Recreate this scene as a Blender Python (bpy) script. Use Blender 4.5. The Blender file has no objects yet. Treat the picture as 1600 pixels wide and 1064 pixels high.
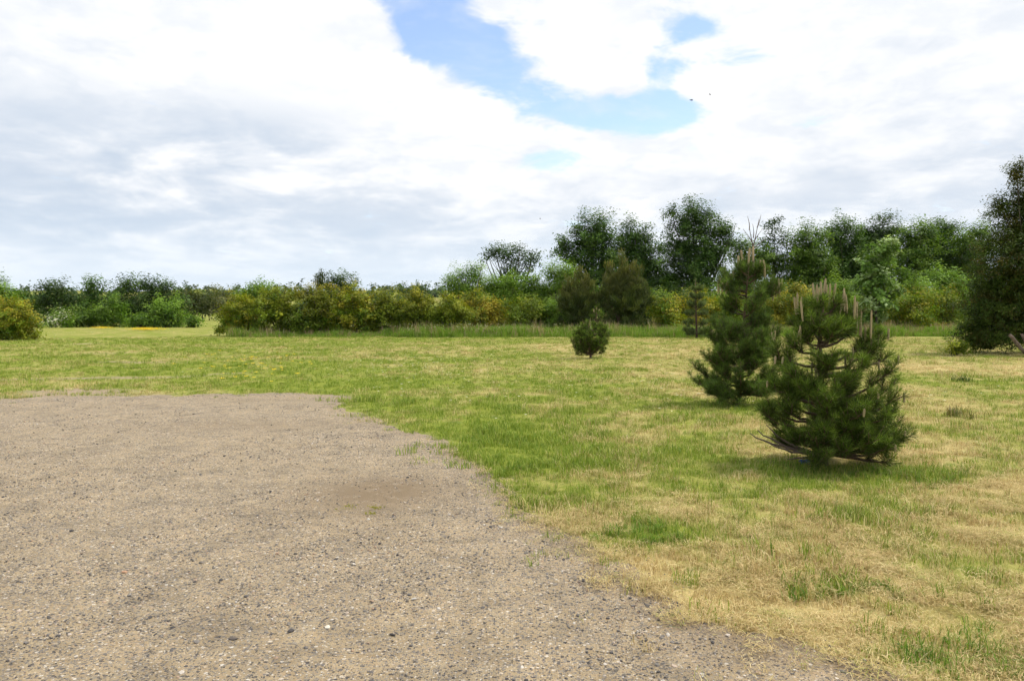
import bpy, math
import numpy as np
from mathutils import Vector

# ------------------------------------------------------------------ camera
F = 1215.0                     # focal length in photo pixels (1600 wide)
CAM_H = 1.65
PITCH = math.atan((532 - 488) / F)
sc = bpy.context.scene
cam_d = bpy.data.cameras.new('camera')
cam_d.sensor_width = 36.0
cam_d.lens = 36.0 * F / 1600.0
cam_d.clip_start = 0.05
cam_d.clip_end = 6000.0
cam = bpy.data.objects.new('camera', cam_d)
cam.location = (0, 0, CAM_H)
cam.rotation_euler = (math.pi / 2 - PITCH, 0, 0)
sc.collection.objects.link(cam)
sc.camera = cam

# ------------------------------------------------------------------ sky, sun, exposure
SUN_EL, SUN_AZ = math.radians(58), math.radians(75)      # azimuth clockwise from +Y (to the right)
sc.view_settings.view_transform = 'Standard'
sc.view_settings.look = 'None'
sc.view_settings.exposure = 0.35
sc.view_settings.gamma = 1.0
sc.view_settings.use_curve_mapping = False
sc.cycles.max_bounces = 4
sc.cycles.volume_bounces = 0
sc.cycles.use_light_tree = False
sc.cycles.adaptive_threshold = 0.03
sc.cycles.diffuse_bounces = 3
sc.cycles.glossy_bounces = 2
sc.cycles.transmission_bounces = 3

world = bpy.data.worlds.new('World')
sc.world = world
world.use_nodes = True
wn, wl = world.node_tree.nodes, world.node_tree.links
wn.clear()


def wmath(op, a, b=None, c=None, clamp=False):
    n = wn.new('ShaderNodeMath')
    n.operation = op
    n.use_clamp = clamp
    for i, v in enumerate((a, b, c)):
        if v is None:
            continue
        if isinstance(v, (int, float)):
            n.inputs[i].default_value = v
        else:
            wl.new(v, n.inputs[i])
    return n.outputs[0]


def wsmooth(v, lo, hi):
    n = wn.new('ShaderNodeMapRange')
    n.interpolation_type = 'SMOOTHSTEP'
    wl.new(v, n.inputs[0])
    n.inputs[1].default_value = lo
    n.inputs[2].default_value = hi
    return n.outputs[0]


def wmix(fac, a, b):
    n = wn.new('ShaderNodeMix')
    n.data_type = 'RGBA'
    wl.new(fac, n.inputs[0])
    for s, v in ((6, a), (7, b)):
        if isinstance(v, tuple):
            n.inputs[s].default_value = (*v, 1)
        else:
            wl.new(v, n.inputs[s])
    return n.outputs[2]


tc = wn.new('ShaderNodeTexCoord')
sp = wn.new('ShaderNodeSeparateXYZ')
wl.new(tc.outputs['Generated'], sp.inputs[0])
X, Y, Z = sp.outputs
AZ = wmath('ARCTAN2', X, Y)
EL = wmath('ARCSINE', Z)
zz = wmath('ADD', wmath('MAXIMUM', Z, 0.0), 0.20)
cq = wn.new('ShaderNodeCombineXYZ')
wl.new(wmath('DIVIDE', X, zz), cq.inputs[0])
wl.new(wmath('DIVIDE', Y, zz), cq.inputs[1])


def wnoise(scale, detail, rough, dist=0.0, off=0.0):
    n = wn.new('ShaderNodeTexNoise')
    wl.new(cq.outputs[0], n.inputs['Vector'])
    n.noise_dimensions = '4D'
    n.inputs['W'].default_value = off
    n.inputs['Scale'].default_value = scale
    n.inputs['Detail'].default_value = detail
    n.inputs['Roughness'].default_value = rough
    n.inputs['Distortion'].default_value = dist
    return n.outputs['Fac']


def pix_dir(px, py):
    u, v = (px - 800) / F, (488 - py) / F
    return math.atan(u), math.atan(v / math.sqrt(1 + u * u))


def blob_sum(blobs):
    tot = None
    for (az, el, ra, re, w) in blobs:
        da = wmath('DIVIDE', wmath('SUBTRACT', AZ, az), ra)
        de = wmath('DIVIDE', wmath('SUBTRACT', EL, el), re)
        r2 = wmath('ADD', wmath('MULTIPLY', da, da), wmath('MULTIPLY', de, de))
        g = wmath('MULTIPLY', wmath('EXPONENT', wmath('MULTIPLY', r2, -1.0)), w)
        tot = g if tot is None else wmath('ADD', tot, g)
    return tot


def PB(px, py, rx, ry, w):
    a, e = pix_dir(px, py)
    return (a, e, rx / F, ry / F, w)


gaps = [PB(672, 30, 50, 55, 1.1), PB(715, 82, 70, 46, 1.1), PB(790, 130, 62, 44, 1.1), PB(880, 172, 72, 36, 1.1),
        PB(975, 188, 70, 32, 1.1), PB(1045, 180, 50, 30, 1.0), PB(1030, 115, 38, 30, .95), PB(1085, 48, 55, 20, .9),
        PB(1170, 85, 70, 18, .65), PB(860, 250, 60, 16, .65), PB(610, -10, 60, 24, .9), PB(700, -60, 120, 50, 1.0),
        # the same broken cover carries on round the rest of the sky
        (-1.5, .55, .22, .12, 1.0), (-2.4, .4, .25, .10, 1.0), (1.5, .5, .2, .13, 1.0), (2.5, .6, .3, .12, 1.0),
        (3.0, .3, .2, .07, .9), (-.9, .85, .25, .10, .9), (.9, .95, .3, .12, 1.0)]
n_edge = wnoise(4.2, 12, 0.62, 0.35, 1.0)
n_soft = wnoise(0.9, 6, 0.6, 0.5, 5.0)
gapf = wmath('ADD', blob_sum(gaps), wmath('MULTIPLY', wmath('SUBTRACT', n_edge, 0.5), 3.0))
n_wisp = wnoise(2.6, 9, 0.6, 1.0, 3.0)
blue_mask = wmath('MULTIPLY', wsmooth(gapf, 0.32, 0.9), wmath('SUBTRACT', 1.0, wmath('MULTIPLY', wsmooth(n_wisp, 0.42, 0.75), 0.55)))

greys = [PB(150, 250, 330, 60, .9), PB(60, 335, 330, 36, .9), PB(420, 235, 160, 45, .6), PB(720, 335, 260, 36, .55),
         PB(1520, 235, 170, 70, .5), PB(1420, 60, 120, 40, .45), PB(40, 60, 140, 60, .3), PB(1250, 330, 200, 26, .4),
         PB(500, 380, 500, 22, .45),
         (-1.7, .18, .6, .07, .8), (1.6, .2, .6, .08, .7), (2.8, .2, .7, .08, .7), (-2.8, .16, .5, .06, .7)]
n_grey = wnoise(2.3, 12, 0.6, 0.3, 9.0)
greyf = wmath('MULTIPLY', blob_sum(greys), wsmooth(n_grey, 0.34, 0.62))
greyf = wmath('ADD', greyf, wmath('MULTIPLY', wsmooth(n_soft, 0.45, 0.75), 0.28))
n_mot = wnoise(4.6, 12, 0.6, 0.2, 14.0)
greyf = wmath('ADD', greyf, wmath('MULTIPLY', wsmooth(n_mot, 0.46, 0.64), 0.26))
low = wsmooth(EL, 0.36, 0.10)
greyf = wmath('ADD', greyf, wmath('MULTIPLY', low, wmath('MULTIPLY', wsmooth(n_grey, 0.42, 0.64), 0.42)))
greyf = wmath('SUBTRACT', 1.0, wmath('EXPONENT', wmath('MULTIPLY', greyf, -1.25)))
horizon = wsmooth(EL, 0.16, 0.0)

sky = wn.new('ShaderNodeTexSky')
sky.sky_type = 'NISHITA'
sky.sun_disc = False
sky.sun_elevation = SUN_EL
sky.sun_rotation = SUN_AZ
sky.air_density = 1.0
sky.dust_density = 0.6
sky_gain = wn.new('ShaderNodeVectorMath')
sky_gain.operation = 'MULTIPLY'
wl.new(sky.outputs[0], sky_gain.inputs[0])
sky_gain.inputs[1].default_value = (1.85, 1.75, 1.75)
cloud = wmix(greyf, (8.5, 8.5, 8.55), (4.3, 5.15, 6.3))
cloud = wmix(wmath('MULTIPLY', horizon, 0.75), cloud, (5.9, 6.9, 7.9))
skycol = wmix(blue_mask, cloud, sky_gain.outputs[0])
bg = wn.new('ShaderNodeBackground')
bg.inputs['Strength'].default_value = 0.1
wl.new(skycol, bg.inputs['Color'])
wo = wn.new('ShaderNodeOutputWorld')
wl.new(bg.outputs[0], wo.inputs['Surface'])

sun_d = bpy.data.lights.new('sun', 'SUN')
sun_d.energy = 3.0
sun_d.angle = math.radians(8)
sun_d.color = (1.0, 0.93, 0.80)
sun = bpy.data.objects.new('sun', sun_d)
sdir = Vector((math.sin(SUN_AZ) * math.cos(SUN_EL), math.cos(SUN_AZ) * math.cos(SUN_EL), math.sin(SUN_EL)))
sun.rotation_euler = sdir.to_track_quat('Z', 'Y').to_euler()
sun.location = (20, 0, 40)
sc.collection.objects.link(sun)

# ------------------------------------------------------------------ helpers
RNG = np.random.default_rng(7)
COL = sc.collection


def ray(px, py):
    u, v = (px - 800) / F, (532 - py) / F
    c, s = math.cos(PITCH), math.sin(PITCH)
    return np.array([u, c + v * s, -s + v * c])


def P(px, py, D):
    d = ray(px, py)
    return np.array([0, 0, CAM_H]) + d * (D / d[1])


def G(px, py):
    d = ray(px, py)
    return np.array([0, 0, CAM_H]) + d * (-CAM_H / d[2])


_lat = np.random.default_rng(3).random((64, 64, 16))


def vnoise(x, y, z=0.0):
    x, y = np.asarray(x, float), np.asarray(y, float)
    z = np.broadcast_to(np.asarray(z, float), x.shape)
    xi, yi, zi = np.floor(x).astype(int), np.floor(y).astype(int), np.floor(z).astype(int)
    fx, fy, fz = x - xi, y - yi, z - zi
    fx, fy, fz = [t * t * (3 - 2 * t) for t in (fx, fy, fz)]
    r = 0
    for a in (0, 1):
        for b in (0, 1):
            for c in (0, 1):
                w = (fx if a else 1 - fx) * (fy if b else 1 - fy) * (fz if c else 1 - fz)
                r = r + w * _lat[(xi + a) % 64, (yi + b) % 64, (zi + c) % 16]
    return r


def fbm(x, y, z=0.0, oct=4, gain=0.55):
    r, a, t = 0, 1.0, 0
    for i in range(oct):
        r = r + a * vnoise(np.asarray(x) * 2 ** i + 13.7 * i, np.asarray(y) * 2 ** i + 7.1 * i, np.asarray(z) * 2 ** i)
        t += a
        a *= gain
    return r / t


def sstep(v, lo, hi):
    t = np.clip((v - lo) / (hi - lo), 0, 1)
    return t * t * (3 - 2 * t)


def unit(v):
    return v / (np.linalg.norm(v, axis=-1, keepdims=True) + 1e-9)


def make_mesh(name, verts, faces, mat=None, attrs=None, colors=None, smooth=False):
    """verts (N,3), faces (M,k) array with k = 3 or 4"""
    verts = np.ascontiguousarray(verts, dtype=np.float32)
    faces = np.ascontiguousarray(faces, dtype=np.int32)
    me = bpy.data.meshes.new(name)
    n, (m, k) = len(verts), faces.shape
    me.vertices.add(n)
    me.vertices.foreach_set('co', verts.ravel())
    me.loops.add(m * k)
    me.loops.foreach_set('vertex_index', faces.ravel())
    me.polygons.add(m)
    me.polygons.foreach_set('loop_start', np.arange(0, m * k, k, dtype=np.int32))
    if smooth:
        me.polygons.foreach_set('use_smooth', np.ones(m, dtype=bool))
    for an, av in (attrs or {}).items():
        a = me.attributes.new(an, 'FLOAT', 'POINT')
        a.data.foreach_set('value', np.asarray(av, dtype=np.float32))
    if colors is not None:
        a = me.attributes.new('col', 'FLOAT_COLOR', 'POINT')
        c4 = np.ones((n, 4), dtype=np.float32)
        c4[:, :3] = colors
        a.data.foreach_set('color', c4.ravel())
    me.update(calc_edges=True)
    me.validate()
    if mat:
        me.materials.append(mat)
    return me


def obj(name, me, parent=None, loc=None):
    o = bpy.data.objects.new(name, me)
    COL.objects.link(o)
    if parent is not None:
        o.parent = parent
    if loc is not None:
        o.location = loc
    return o


def tag(o, label, cat=None, group=None, kind=None):
    o['label'] = label
    if cat:
        o['category'] = cat
    if group:
        o['group'] = group
    if kind:
        o['kind'] = kind
    return o


def empty(name, loc, label, cat, group=None):
    o = bpy.data.objects.new(name, None)
    o.location = loc
    o.empty_display_size = 0.2
    COL.objects.link(o)
    return tag(o, label, cat, group)


def tube(path, radii, ns=6):
    """tapered tube along path -> verts, quads"""
    path = np.asarray(path, float)
    radii = np.asarray(radii, float)
    n = len(path)
    tang = np.gradient(path, axis=0)
    tang = unit(tang)
    ref = np.array([0.31, 0.77, 0.2])
    a = unit(np.cross(tang, ref))
    b = np.cross(tang, a)
    ang = np.linspace(0, 2 * np.pi, ns, endpoint=False)
    ring = path[:, None, :] + radii[:, None, None] * (np.cos(ang)[None, :, None] * a[:, None, :] + np.sin(ang)[None, :, None] * b[:, None, :])
    verts = ring.reshape(-1, 3)
    i = np.arange(n - 1)[:, None] * ns
    j = np.arange(ns)[None, :]
    j2 = (j + 1) % ns
    q = np.stack([i + j, i + j2, i + ns + j2, i + ns + j], -1).reshape(-1, 4)
    cap0 = np.array([[0, 1, 2, 3]]) if ns == 4 else np.array([[0, 1, 2, 3], [0, 3, 4, 5 % ns]])
    cap1 = cap0 + (n - 1) * ns
    return verts, np.vstack([q, cap0, cap1])


def join(parts):
    vs, fs, o = [], [], 0
    for v, f in parts:
        vs.append(v)
        fs.append(f + o)
        o += len(v)
    return np.vstack(vs), np.vstack(fs)


def bez(p0, p1, p2, n):
    t = np.linspace(0, 1, n)[:, None]
    return (1 - t) ** 2 * p0 + 2 * t * (1 - t) * p1 + t * t * p2


# ------------------------------------------------------------------ materials
def new_mat(name):
    m = bpy.data.materials.new(name)
    m.use_nodes = True
    nt = m.node_tree
    return m, nt.nodes, nt.links, nt.nodes['Principled BSDF']


def leaf_material(name, trans=0.32, rough=0.55, spec=0.12):
    m, n, l, b = new_mat(name)
    at = n.new('ShaderNodeAttribute')
    at.attribute_name = 'col'
    b.inputs['Roughness'].default_value = rough
    b.inputs['Specular IOR Level'].default_value = spec
    l.new(at.outputs['Color'], b.inputs['Base Color'])
    tr = n.new('ShaderNodeBsdfTranslucent')
    mul = n.new('ShaderNodeMix')
    mul.data_type = 'RGBA'
    mul.blend_type = 'MULTIPLY'
    mul.inputs[0].default_value = 1.0
    l.new(at.outputs['Color'], mul.inputs[6])
    mul.inputs[7].default_value = (1.25, 1.3, 0.6, 1)
    l.new(mul.outputs[2], tr.inputs['Color'])
    mx = n.new('ShaderNodeMixShader')
    mx.inputs[0].default_value = trans
    l.new(b.outputs[0], mx.inputs[1])
    l.new(tr.outputs[0], mx.inputs[2])
    l.new(mx.outputs[0], n['Material Output'].inputs['Surface'])
    return m


def ramp(n, l, fac, stops):
    r = n.new('ShaderNodeValToRGB')
    els = r.color_ramp.elements
    while len(els) < len(stops):
        els.new(0.5)
    for e, (p, c) in zip(els, stops):
        e.position = p
        e.color = (*c, 1)
    if fac is not None:
        l.new(fac, r.inputs[0])
    return r.outputs[0]


def tex(n, l, kind, scale, vec=None, **kw):
    t = n.new(kind)
    t.inputs['Scale'].default_value = scale
    for k, v in kw.items():
        if k in t.inputs:
            t.inputs[k].default_value = v
        else:
            setattr(t, k, v)
    if vec is not None:
        l.new(vec, t.inputs['Vector'])
    return t


def mixc(n, l, fac, a, b, mode='MIX'):
    m = n.new('ShaderNodeMix')
    m.data_type = 'RGBA'
    m.blend_type = mode
    for s, v in ((0, fac), (6, a), (7, b)):
        if isinstance(v, (int, float)):
            m.inputs[s].default_value = v
        elif isinstance(v, tuple):
            m.inputs[s].default_value = (*v, 1)
        else:
            l.new(v, m.inputs[s])
    return m.outputs[2]


def bump(n, l, height, strength, dist, b):
    bp = n.new('ShaderNodeBump')
    bp.inputs['Strength'].default_value = strength
    bp.inputs['Distance'].default_value = dist
    l.new(height, bp.inputs['Height'])
    l.new(bp.outputs[0], b.inputs['Normal'])


def bark_material(name, c1, c2, scale=9):
    m, n, l, b = new_mat(name)
    co = n.new('ShaderNodeTexCoord').outputs['Object']
    mp = n.new('ShaderNodeMapping')
    mp.inputs['Scale'].default_value = (1, 1, .25)
    l.new(co, mp.inputs[0])
    t = tex(n, l, 'ShaderNodeTexNoise', scale, mp.outputs[0], Detail=6.0, Roughness=.65)
    l.new(ramp(n, l, t.outputs['Fac'], [(.3, c1), (.7, c2)]), b.inputs['Base Color'])
    b.inputs['Roughness'].default_value = .9
    bump(n, l, t.outputs['Fac'], .6, .02, b)
    return m


LEAF = leaf_material('leaf')
NEEDLE = leaf_material('pine_needle', 0.2, 0.5, 0.14)
BARK = bark_material('bark', (.035, .028, .02), (.12, .10, .075))
PBARK = bark_material('pine_bark', (.05, .03, .02), (.17, .11, .07), 25)
DEADWOOD = bark_material('dead_wood', (.07, .048, .036), (.21, .155, .125), 12)


def ground_material():
    m, n, l, b = new_mat('lawn_ground')
    co = n.new('ShaderNodeTexCoord').outputs['Object']

    def at(nm):
        a = n.new('ShaderNodeAttribute')
        a.attribute_name = nm
        return a.outputs['Fac']
    n1 = tex(n, l, 'ShaderNodeTexNoise', 1.3, co, Detail=8.0, Roughness=.7).outputs['Fac']
    n2 = tex(n, l, 'ShaderNodeTexNoise', 14, co, Detail=6.0, Roughness=.75).outputs['Fac']
    n3 = tex(n, l, 'ShaderNodeTexNoise', 90, co, Detail=3.0, Roughness=.7).outputs['Fac']
    green = ramp(n, l, n2, [(.3, (.13, .175, .018)), (.55, (.215, .245, .036)), (.75, (.275, .295, .055))])
    straw = ramp(n, l, n3, [(.3, (.25, .185, .075)), (.5, (.44, .35, .15)), (.7, (.57, .49, .245))])
    soil = ramp(n, l, n3, [(.3, (.20, .15, .10)), (.6, (.36, .29, .20)), (.75, (.42, .35, .26))])
    ad = n.new('ShaderNodeMath')
    ad.operation = 'ADD'
    l.new(at('dry'), ad.inputs[0])
    s1 = n.new('ShaderNodeMath')
    s1.operation = 'MULTIPLY_ADD'
    l.new(n1, s1.inputs[0])
    s1.inputs[1].default_value = 1.1
    s1.inputs[2].default_value = -.55
    l.new(s1.outputs[0], ad.inputs[1])
    ad2 = n.new('ShaderNodeMath')
    ad2.operation = 'MULTIPLY_ADD'
    l.new(n2, ad2.inputs[0])
    ad2.inputs[1].default_value = .9
    l.new(ad.outputs[0], ad2.inputs[2])
    mr = n.new('ShaderNodeMapRange')
    l.new(ad2.outputs[0], mr.inputs[0])
    mr.inputs[1].default_value = .55
    mr.inputs[2].default_value = 1.35
    c = mixc(n, l, mr.outputs[0], green, straw)
    n4 = tex(n, l, 'ShaderNodeTexNoise', 2.6, co, Detail=6.0, Roughness=.7, Distortion=.5).outputs['Fac']
    clump = ramp(n, l, n4, [(.52, (0, 0, 0)), (.66, (.75, .75, .75))])
    c = mixc(n, l, clump, c, ramp(n, l, n2, [(.3, (.07, .12, .018)), (.7, (.14, .19, .03))]))
    sm = n.new('ShaderNodeMath')
    sm.operation = 'MULTIPLY_ADD'
    l.new(n2, sm.inputs[0])
    sm.inputs[1].default_value = 1.4
    sm.inputs[2].default_value = -.75
    sa = n.new('ShaderNodeMath')
    sa.operation = 'ADD'
    sa.use_clamp = True
    l.new(sm.outputs[0], sa.inputs[0])
    l.new(at('soil'), sa.inputs[1])
    mr2 = n.new('ShaderNodeMapRange')
    l.new(sa.outputs[0], mr2.inputs[0])
    mr2.inputs[1].default_value = .35
    mr2.inputs[2].default_value = .75
    c = mixc(n, l, mr2.outputs[0], c, soil)
    l.new(c, b.inputs['Base Color'])
    b.inputs['Roughness'].default_value = .95
    b.inputs['Specular IOR Level'].default_value = .1
    bump(n, l, n2, .7, .03, b)
    return m


def gravel_material():
    m, n, l, b = new_mat('gravel')
    co = n.new('ShaderNodeTexCoord').outputs['Object']
    a = n.new('ShaderNodeAttribute')
    a.attribute_name = 'damp'
    big = tex(n, l, 'ShaderNodeTexNoise', .55, co, Detail=7.0, Roughness=.65).outputs['Fac']
    mid = tex(n, l, 'ShaderNodeTexNoise', 7, co, Detail=6.0, Roughness=.7).outputs['Fac']
    fine = tex(n, l, 'ShaderNodeTexNoise', 130, co, Detail=4.0, Roughness=.7).outputs['Fac']
    base = ramp(n, l, mid, [(.25, (.235, .182, .112)), (.5, (.335, .268, .172)), (.75, (.395, .33, .225))])
    v1 = tex(n, l, 'ShaderNodeTexVoronoi', 95, co)
    v2 = tex(n, l, 'ShaderNodeTexVoronoi', 42, co)
    sp1 = n.new('ShaderNodeSeparateColor')
    l.new(v1.outputs['Color'], sp1.inputs[0])
    sp2 = n.new('ShaderNodeSeparateColor')
    l.new(v2.outputs['Color'], sp2.inputs[0])
    peb = [(0.0, (.06, .055, .055)), (.25, (.15, .14, .135)), (.5, (.25, .225, .19)), (.7, (.33, .285, .205)), (.85, (.37, .28, .18)), (1.0, (.58, .55, .5))]
    p1 = ramp(n, l, sp1.outputs[0], peb)
    p2 = ramp(n, l, sp2.outputs[0], peb)

    def gate(chan, dist, thr, rad, extra):
        g = n.new('ShaderNodeMath')
        g.operation = 'ADD'
        l.new(chan, g.inputs[0])
        l.new(extra, g.inputs[1])
        h = n.new('ShaderNodeMath')
        h.operation = 'GREATER_THAN'
        l.new(g.outputs[0], h.inputs[0])
        h.inputs[1].default_value = thr
        k = n.new('ShaderNodeMath')
        k.operation = 'LESS_THAN'
        l.new(dist, k.inputs[0])
        k.inputs[1].default_value = rad
        q = n.new('ShaderNodeMath')
        q.operation = 'MULTIPLY'
        l.new(h.outputs[0], q.inputs[0])
        l.new(k.outputs[0], q.inputs[1])
        return q.outputs[0]
    c = mixc(n, l, gate(sp1.outputs[1], v1.outputs['Distance'], .72, .55, big), base, p1)
    c = mixc(n, l, gate(sp2.outputs[1], v2.outputs['Distance'], .98, .42, big), c, p2)
    c = mixc(n, l, .55, c, ramp(n, l, fine, [(.3, (.5, .5, .5)), (.7, (1.25, 1.2, 1.15))]), 'MULTIPLY')
    m2 = tex(n, l, 'ShaderNodeTexNoise', 2.3, co, Detail=9.0, Roughness=.72, Distortion=.6).outputs['Fac']
    c = mixc(n, l, 1.0, c, ramp(n, l, m2, [(.34, (.76, .76, .77)), (.5, (1.03, 1.02, 1.0)), (.68, (1.2, 1.17, 1.13))]), 'MULTIPLY')
    # damp brown earth showing through in hollows
    dm = n.new('ShaderNodeMath')
    dm.operation = 'MULTIPLY'
    l.new(a.outputs['Fac'], dm.inputs[0])
    l.new(ramp(n, l, mid, [(.30, (.0, .0, .0)), (.50, (1, 1, 1))]), dm.inputs[1])
    c = mixc(n, l, dm.outputs[0], c, (.20, .15, .095))
    l.new(c, b.inputs['Base Color'])
    b.inputs['Roughness'].default_value = .9
    b.inputs['Specular IOR Level'].default_value = .2
    hs = n.new('ShaderNodeMath')
    hs.operation = 'MULTIPLY_ADD'
    l.new(v1.outputs['Distance'], hs.inputs[0])
    hs.inputs[1].default_value = -.6
    l.new(fine, hs.inputs[2])
    bump(n, l, hs.outputs[0], .8, .008, b)
    return m


def blade_material():
    """grass blades: own shade per blade ('col') and dryness of the tuft it belongs to ('dry' on the instance)"""
    m, n, l, b = new_mat('grass_blade')
    a = n.new('ShaderNodeAttribute')
    a.attribute_name = 'col'
    d = n.new('ShaderNodeAttribute')
    d.attribute_type = 'INSTANCER'
    d.attribute_name = 'dry'
    s = n.new('ShaderNodeSeparateColor')
    l.new(a.outputs['Color'], s.inputs[0])
    green = ramp(n, l, s.outputs[0], [(0, (.11, .20, .018)), (.5, (.215, .31, .03)), (1, (.37, .42, .065))])
    straw = ramp(n, l, s.outputs[0], [(0, (.33, .22, .085)), (.5, (.59, .455, .20)), (1, (.78, .66, .37))])
    add = n.new('ShaderNodeMath')
    add.operation = 'ADD'
    l.new(d.outputs['Fac'], add.inputs[0])
    l.new(s.outputs[1], add.inputs[1])
    mr = n.new('ShaderNodeMapRange')
    l.new(add.outputs[0], mr.inputs[0])
    mr.inputs[1].default_value = .8
    mr.inputs[2].default_value = 1.15
    c = mixc(n, l, mr.outputs[0], green, straw)
    l.new(c, b.inputs['Base Color'])
    b.inputs['Roughness'].default_value = .6
    b.inputs['Specular IOR Level'].default_value = .25
    tr = n.new('ShaderNodeBsdfTranslucent')
    l.new(c, tr.inputs['Color'])
    mx = n.new('ShaderNodeMixShader')
    mx.inputs[0].default_value = .3
    l.new(b.outputs[0], mx.inputs[1])
    l.new(tr.outputs[0], mx.inputs[2])
    l.new(mx.outputs[0], n['Material Output'].inputs['Surface'])
    return m


def plain_material(name, c1, c2, scale=30, rough=.8):
    m, n, l, b = new_mat(name)
    co = n.new('ShaderNodeTexCoord').outputs['Object']
    t = tex(n, l, 'ShaderNodeTexNoise', scale, co, Detail=4.0)
    l.new(ramp(n, l, t.outputs['Fac'], [(.35, c1), (.65, c2)]), b.inputs['Base Color'])
    b.inputs['Roughness'].default_value = rough
    return m


GROUND_M, GRAVEL_M, BLADE = ground_material(), gravel_material(), blade_material()
HILL_M = plain_material('hill_grass', (.09, .12, .03), (.15, .17, .05), .05, .95)
CANDLE_M = plain_material('pine_candle', (.26, .20, .10), (.42, .345, .19), 60)
PETAL = leaf_material('petal', .25, .6, .2)


def stone_material():
    m, n, l, b = new_mat('stone')
    co = n.new('ShaderNodeTexCoord').outputs['Object']
    oi = n.new('ShaderNodeObjectInfo')
    base = ramp(n, l, oi.outputs['Random'], [(0, (.055, .05, .05)), (.3, (.14, .13, .125)), (.5, (.23, .205, .175)), (.72, (.30, .255, .19)), (.86, (.36, .24, .16)), (1, (.6, .57, .52))])
    t = tex(n, l, 'ShaderNodeTexNoise', 60, co, Detail=4.0)
    c = mixc(n, l, .6, base, ramp(n, l, t.outputs['Fac'], [(.3, (.55, .55, .55)), (.7, (1.2, 1.2, 1.2))]), 'MULTIPLY')
    l.new(c, b.inputs['Base Color'])
    b.inputs['Roughness'].default_value = .85
    return m


STONE = stone_material()

# ------------------------------------------------------------------ ground, gravel, hills
edge_px = [(0, 625), (60, 621), (180, 618), (300, 618), (430, 614), (540, 616), (551, 638), (580, 653), (620, 668), (682, 684),
           (706, 701), (742, 726), (790, 756), (832, 792), (900, 842), (960, 884), (1010, 930), (1065, 962), (1180, 988),
           (1270, 1012), (1400, 1062)]
edge = np.array([G(*p)[:2] for p in edge_px])
poly = np.vstack([[-60, 13.2], [-25, 14.2], edge, [2.3, 2.6], [3.2, 0], [4, -12], [-60, -12]])


def poly_sd(x, y):
    """signed distance to the gravel outline, positive inside"""
    p = np.stack([x, y], -1)
    dmin = np.full(x.shape, 1e9)
    inside = np.zeros(x.shape, bool)
    for a, b in zip(poly, np.roll(poly, -1, 0)):
        ab, ap = b - a, p - a
        t = np.clip((ap @ ab) / (ab @ ab), 0, 1)
        dmin = np.minimum(dmin, np.hypot(*(ap - t[..., None] * ab).transpose(-1, *range(x.ndim))))
        cond = ((a[1] > y) != (b[1] > y))
        xi = (b[0] - a[0]) * (y - a[1]) / (b[1] - a[1] + 1e-12) + a[0]
        inside ^= cond & (x < xi)
    return np.where(inside, dmin, -dmin)


def gravel_mask(x, y):
    return poly_sd(x, y) + (fbm(x * 1.3, y * 1.3, 2.2, 5) - .5) * .32 + (fbm(x * 6, y * 6, 4.4, 3) - .5) * .42 + (fbm(x * .7, y * 1.6, 6.6, 4) - .5) * 1.6 * sstep(y, 11, 14)


def blob(x, y, px, py, rx, ry):
    """elliptical patch round the ground point under a photo pixel, radii in metres"""
    c = G(px, py)
    return np.exp(-(((x - c[0]) / rx) ** 2 + ((y - c[1]) / ry) ** 2))


def dry_field(x, y):
    r = np.hypot(x, y)
    ang = np.arctan2(x, y)
    d = .22 + .19 * sstep(ang, -.25, .35) + .27 * sstep(ang, -.05, .3) * sstep(-r, -11.5, -5.5)
    d = d + (fbm(x * .5, y * .5, 1.1, 4) - .5) * .9 + (fbm(x * 2.2, y * 2.2, 6.1, 3) - .5) * 1.0
    sd = -poly_sd(x, y)
    d = d + .35 * np.exp(-((sd - .25) / .35) ** 2) * sstep(-r, -9, -5)
    for (px, py, rx, ry, w) in ((760, 690, 1.0, 1.3, -.55), (800, 735, .4, .5, -.5), (540, 600, 2.2, 1.6, -.4), (1290, 735, 1.3, .5, -.6), (1420, 745, .6, .35, -.5),
                                (1150, 635, 1.5, .8, -.4), (1020, 840, .4, .3, -.5), (1500, 1030, .5, .35, -.6), (1300, 920, .25, .2, -.5),
                                (1100, 500, 1, 1, 0), (850, 675, 1.2, .8, .15), (1500, 575, 6, 2.2, .45), (1480, 700, 1.6, 1.3, .3), (1000, 545, 14, 5, .18)):
        d = d + w * blob(x, y, px, py, rx, ry)
    return np.clip(d, 0, 1)


def relief(x, y):
    x, y = np.asarray(x, float), np.asarray(y, float)
    r = np.hypot(x, y)
    z = (fbm(x * .9, y * .9, 8.0, 4) - .5) * .07 * np.clip(1.2 - r / 80, .2, 1)
    hum = (vnoise(x * 3.4, y * 3.4, 5.0) - .5) * .045 + (vnoise(x * 7.5, y * 7.5, 9.0) - .5) * .02
    return z + hum * sstep(-poly_sd(x, y), .1, .7) * sstep(-r, -26, -12)


radii = np.concatenate([[0.0], 1.2 * 1.024 ** np.arange(0, 301)])
radii = radii[radii < 1600]
radii = np.append(radii, 4000.0)
angs = np.radians(np.concatenate([np.arange(-46, 46, .3), np.arange(46, 314, 4)]))


def polar_sheet(rad):
    rr, aa = np.meshgrid(rad, angs, indexing='ij')
    x, y = rr * np.sin(aa), rr * np.cos(aa)
    nr, na = rr.shape
    i, j = np.meshgrid(np.arange(nr - 1), np.arange(na), indexing='ij')
    j2 = (j + 1) % na
    q = np.stack([i * na + j, i * na + j2, (i + 1) * na + j2, (i + 1) * na + j], -1).reshape(-1, 4)[:, ::-1]
    return x.ravel(), y.ravel(), q


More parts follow.
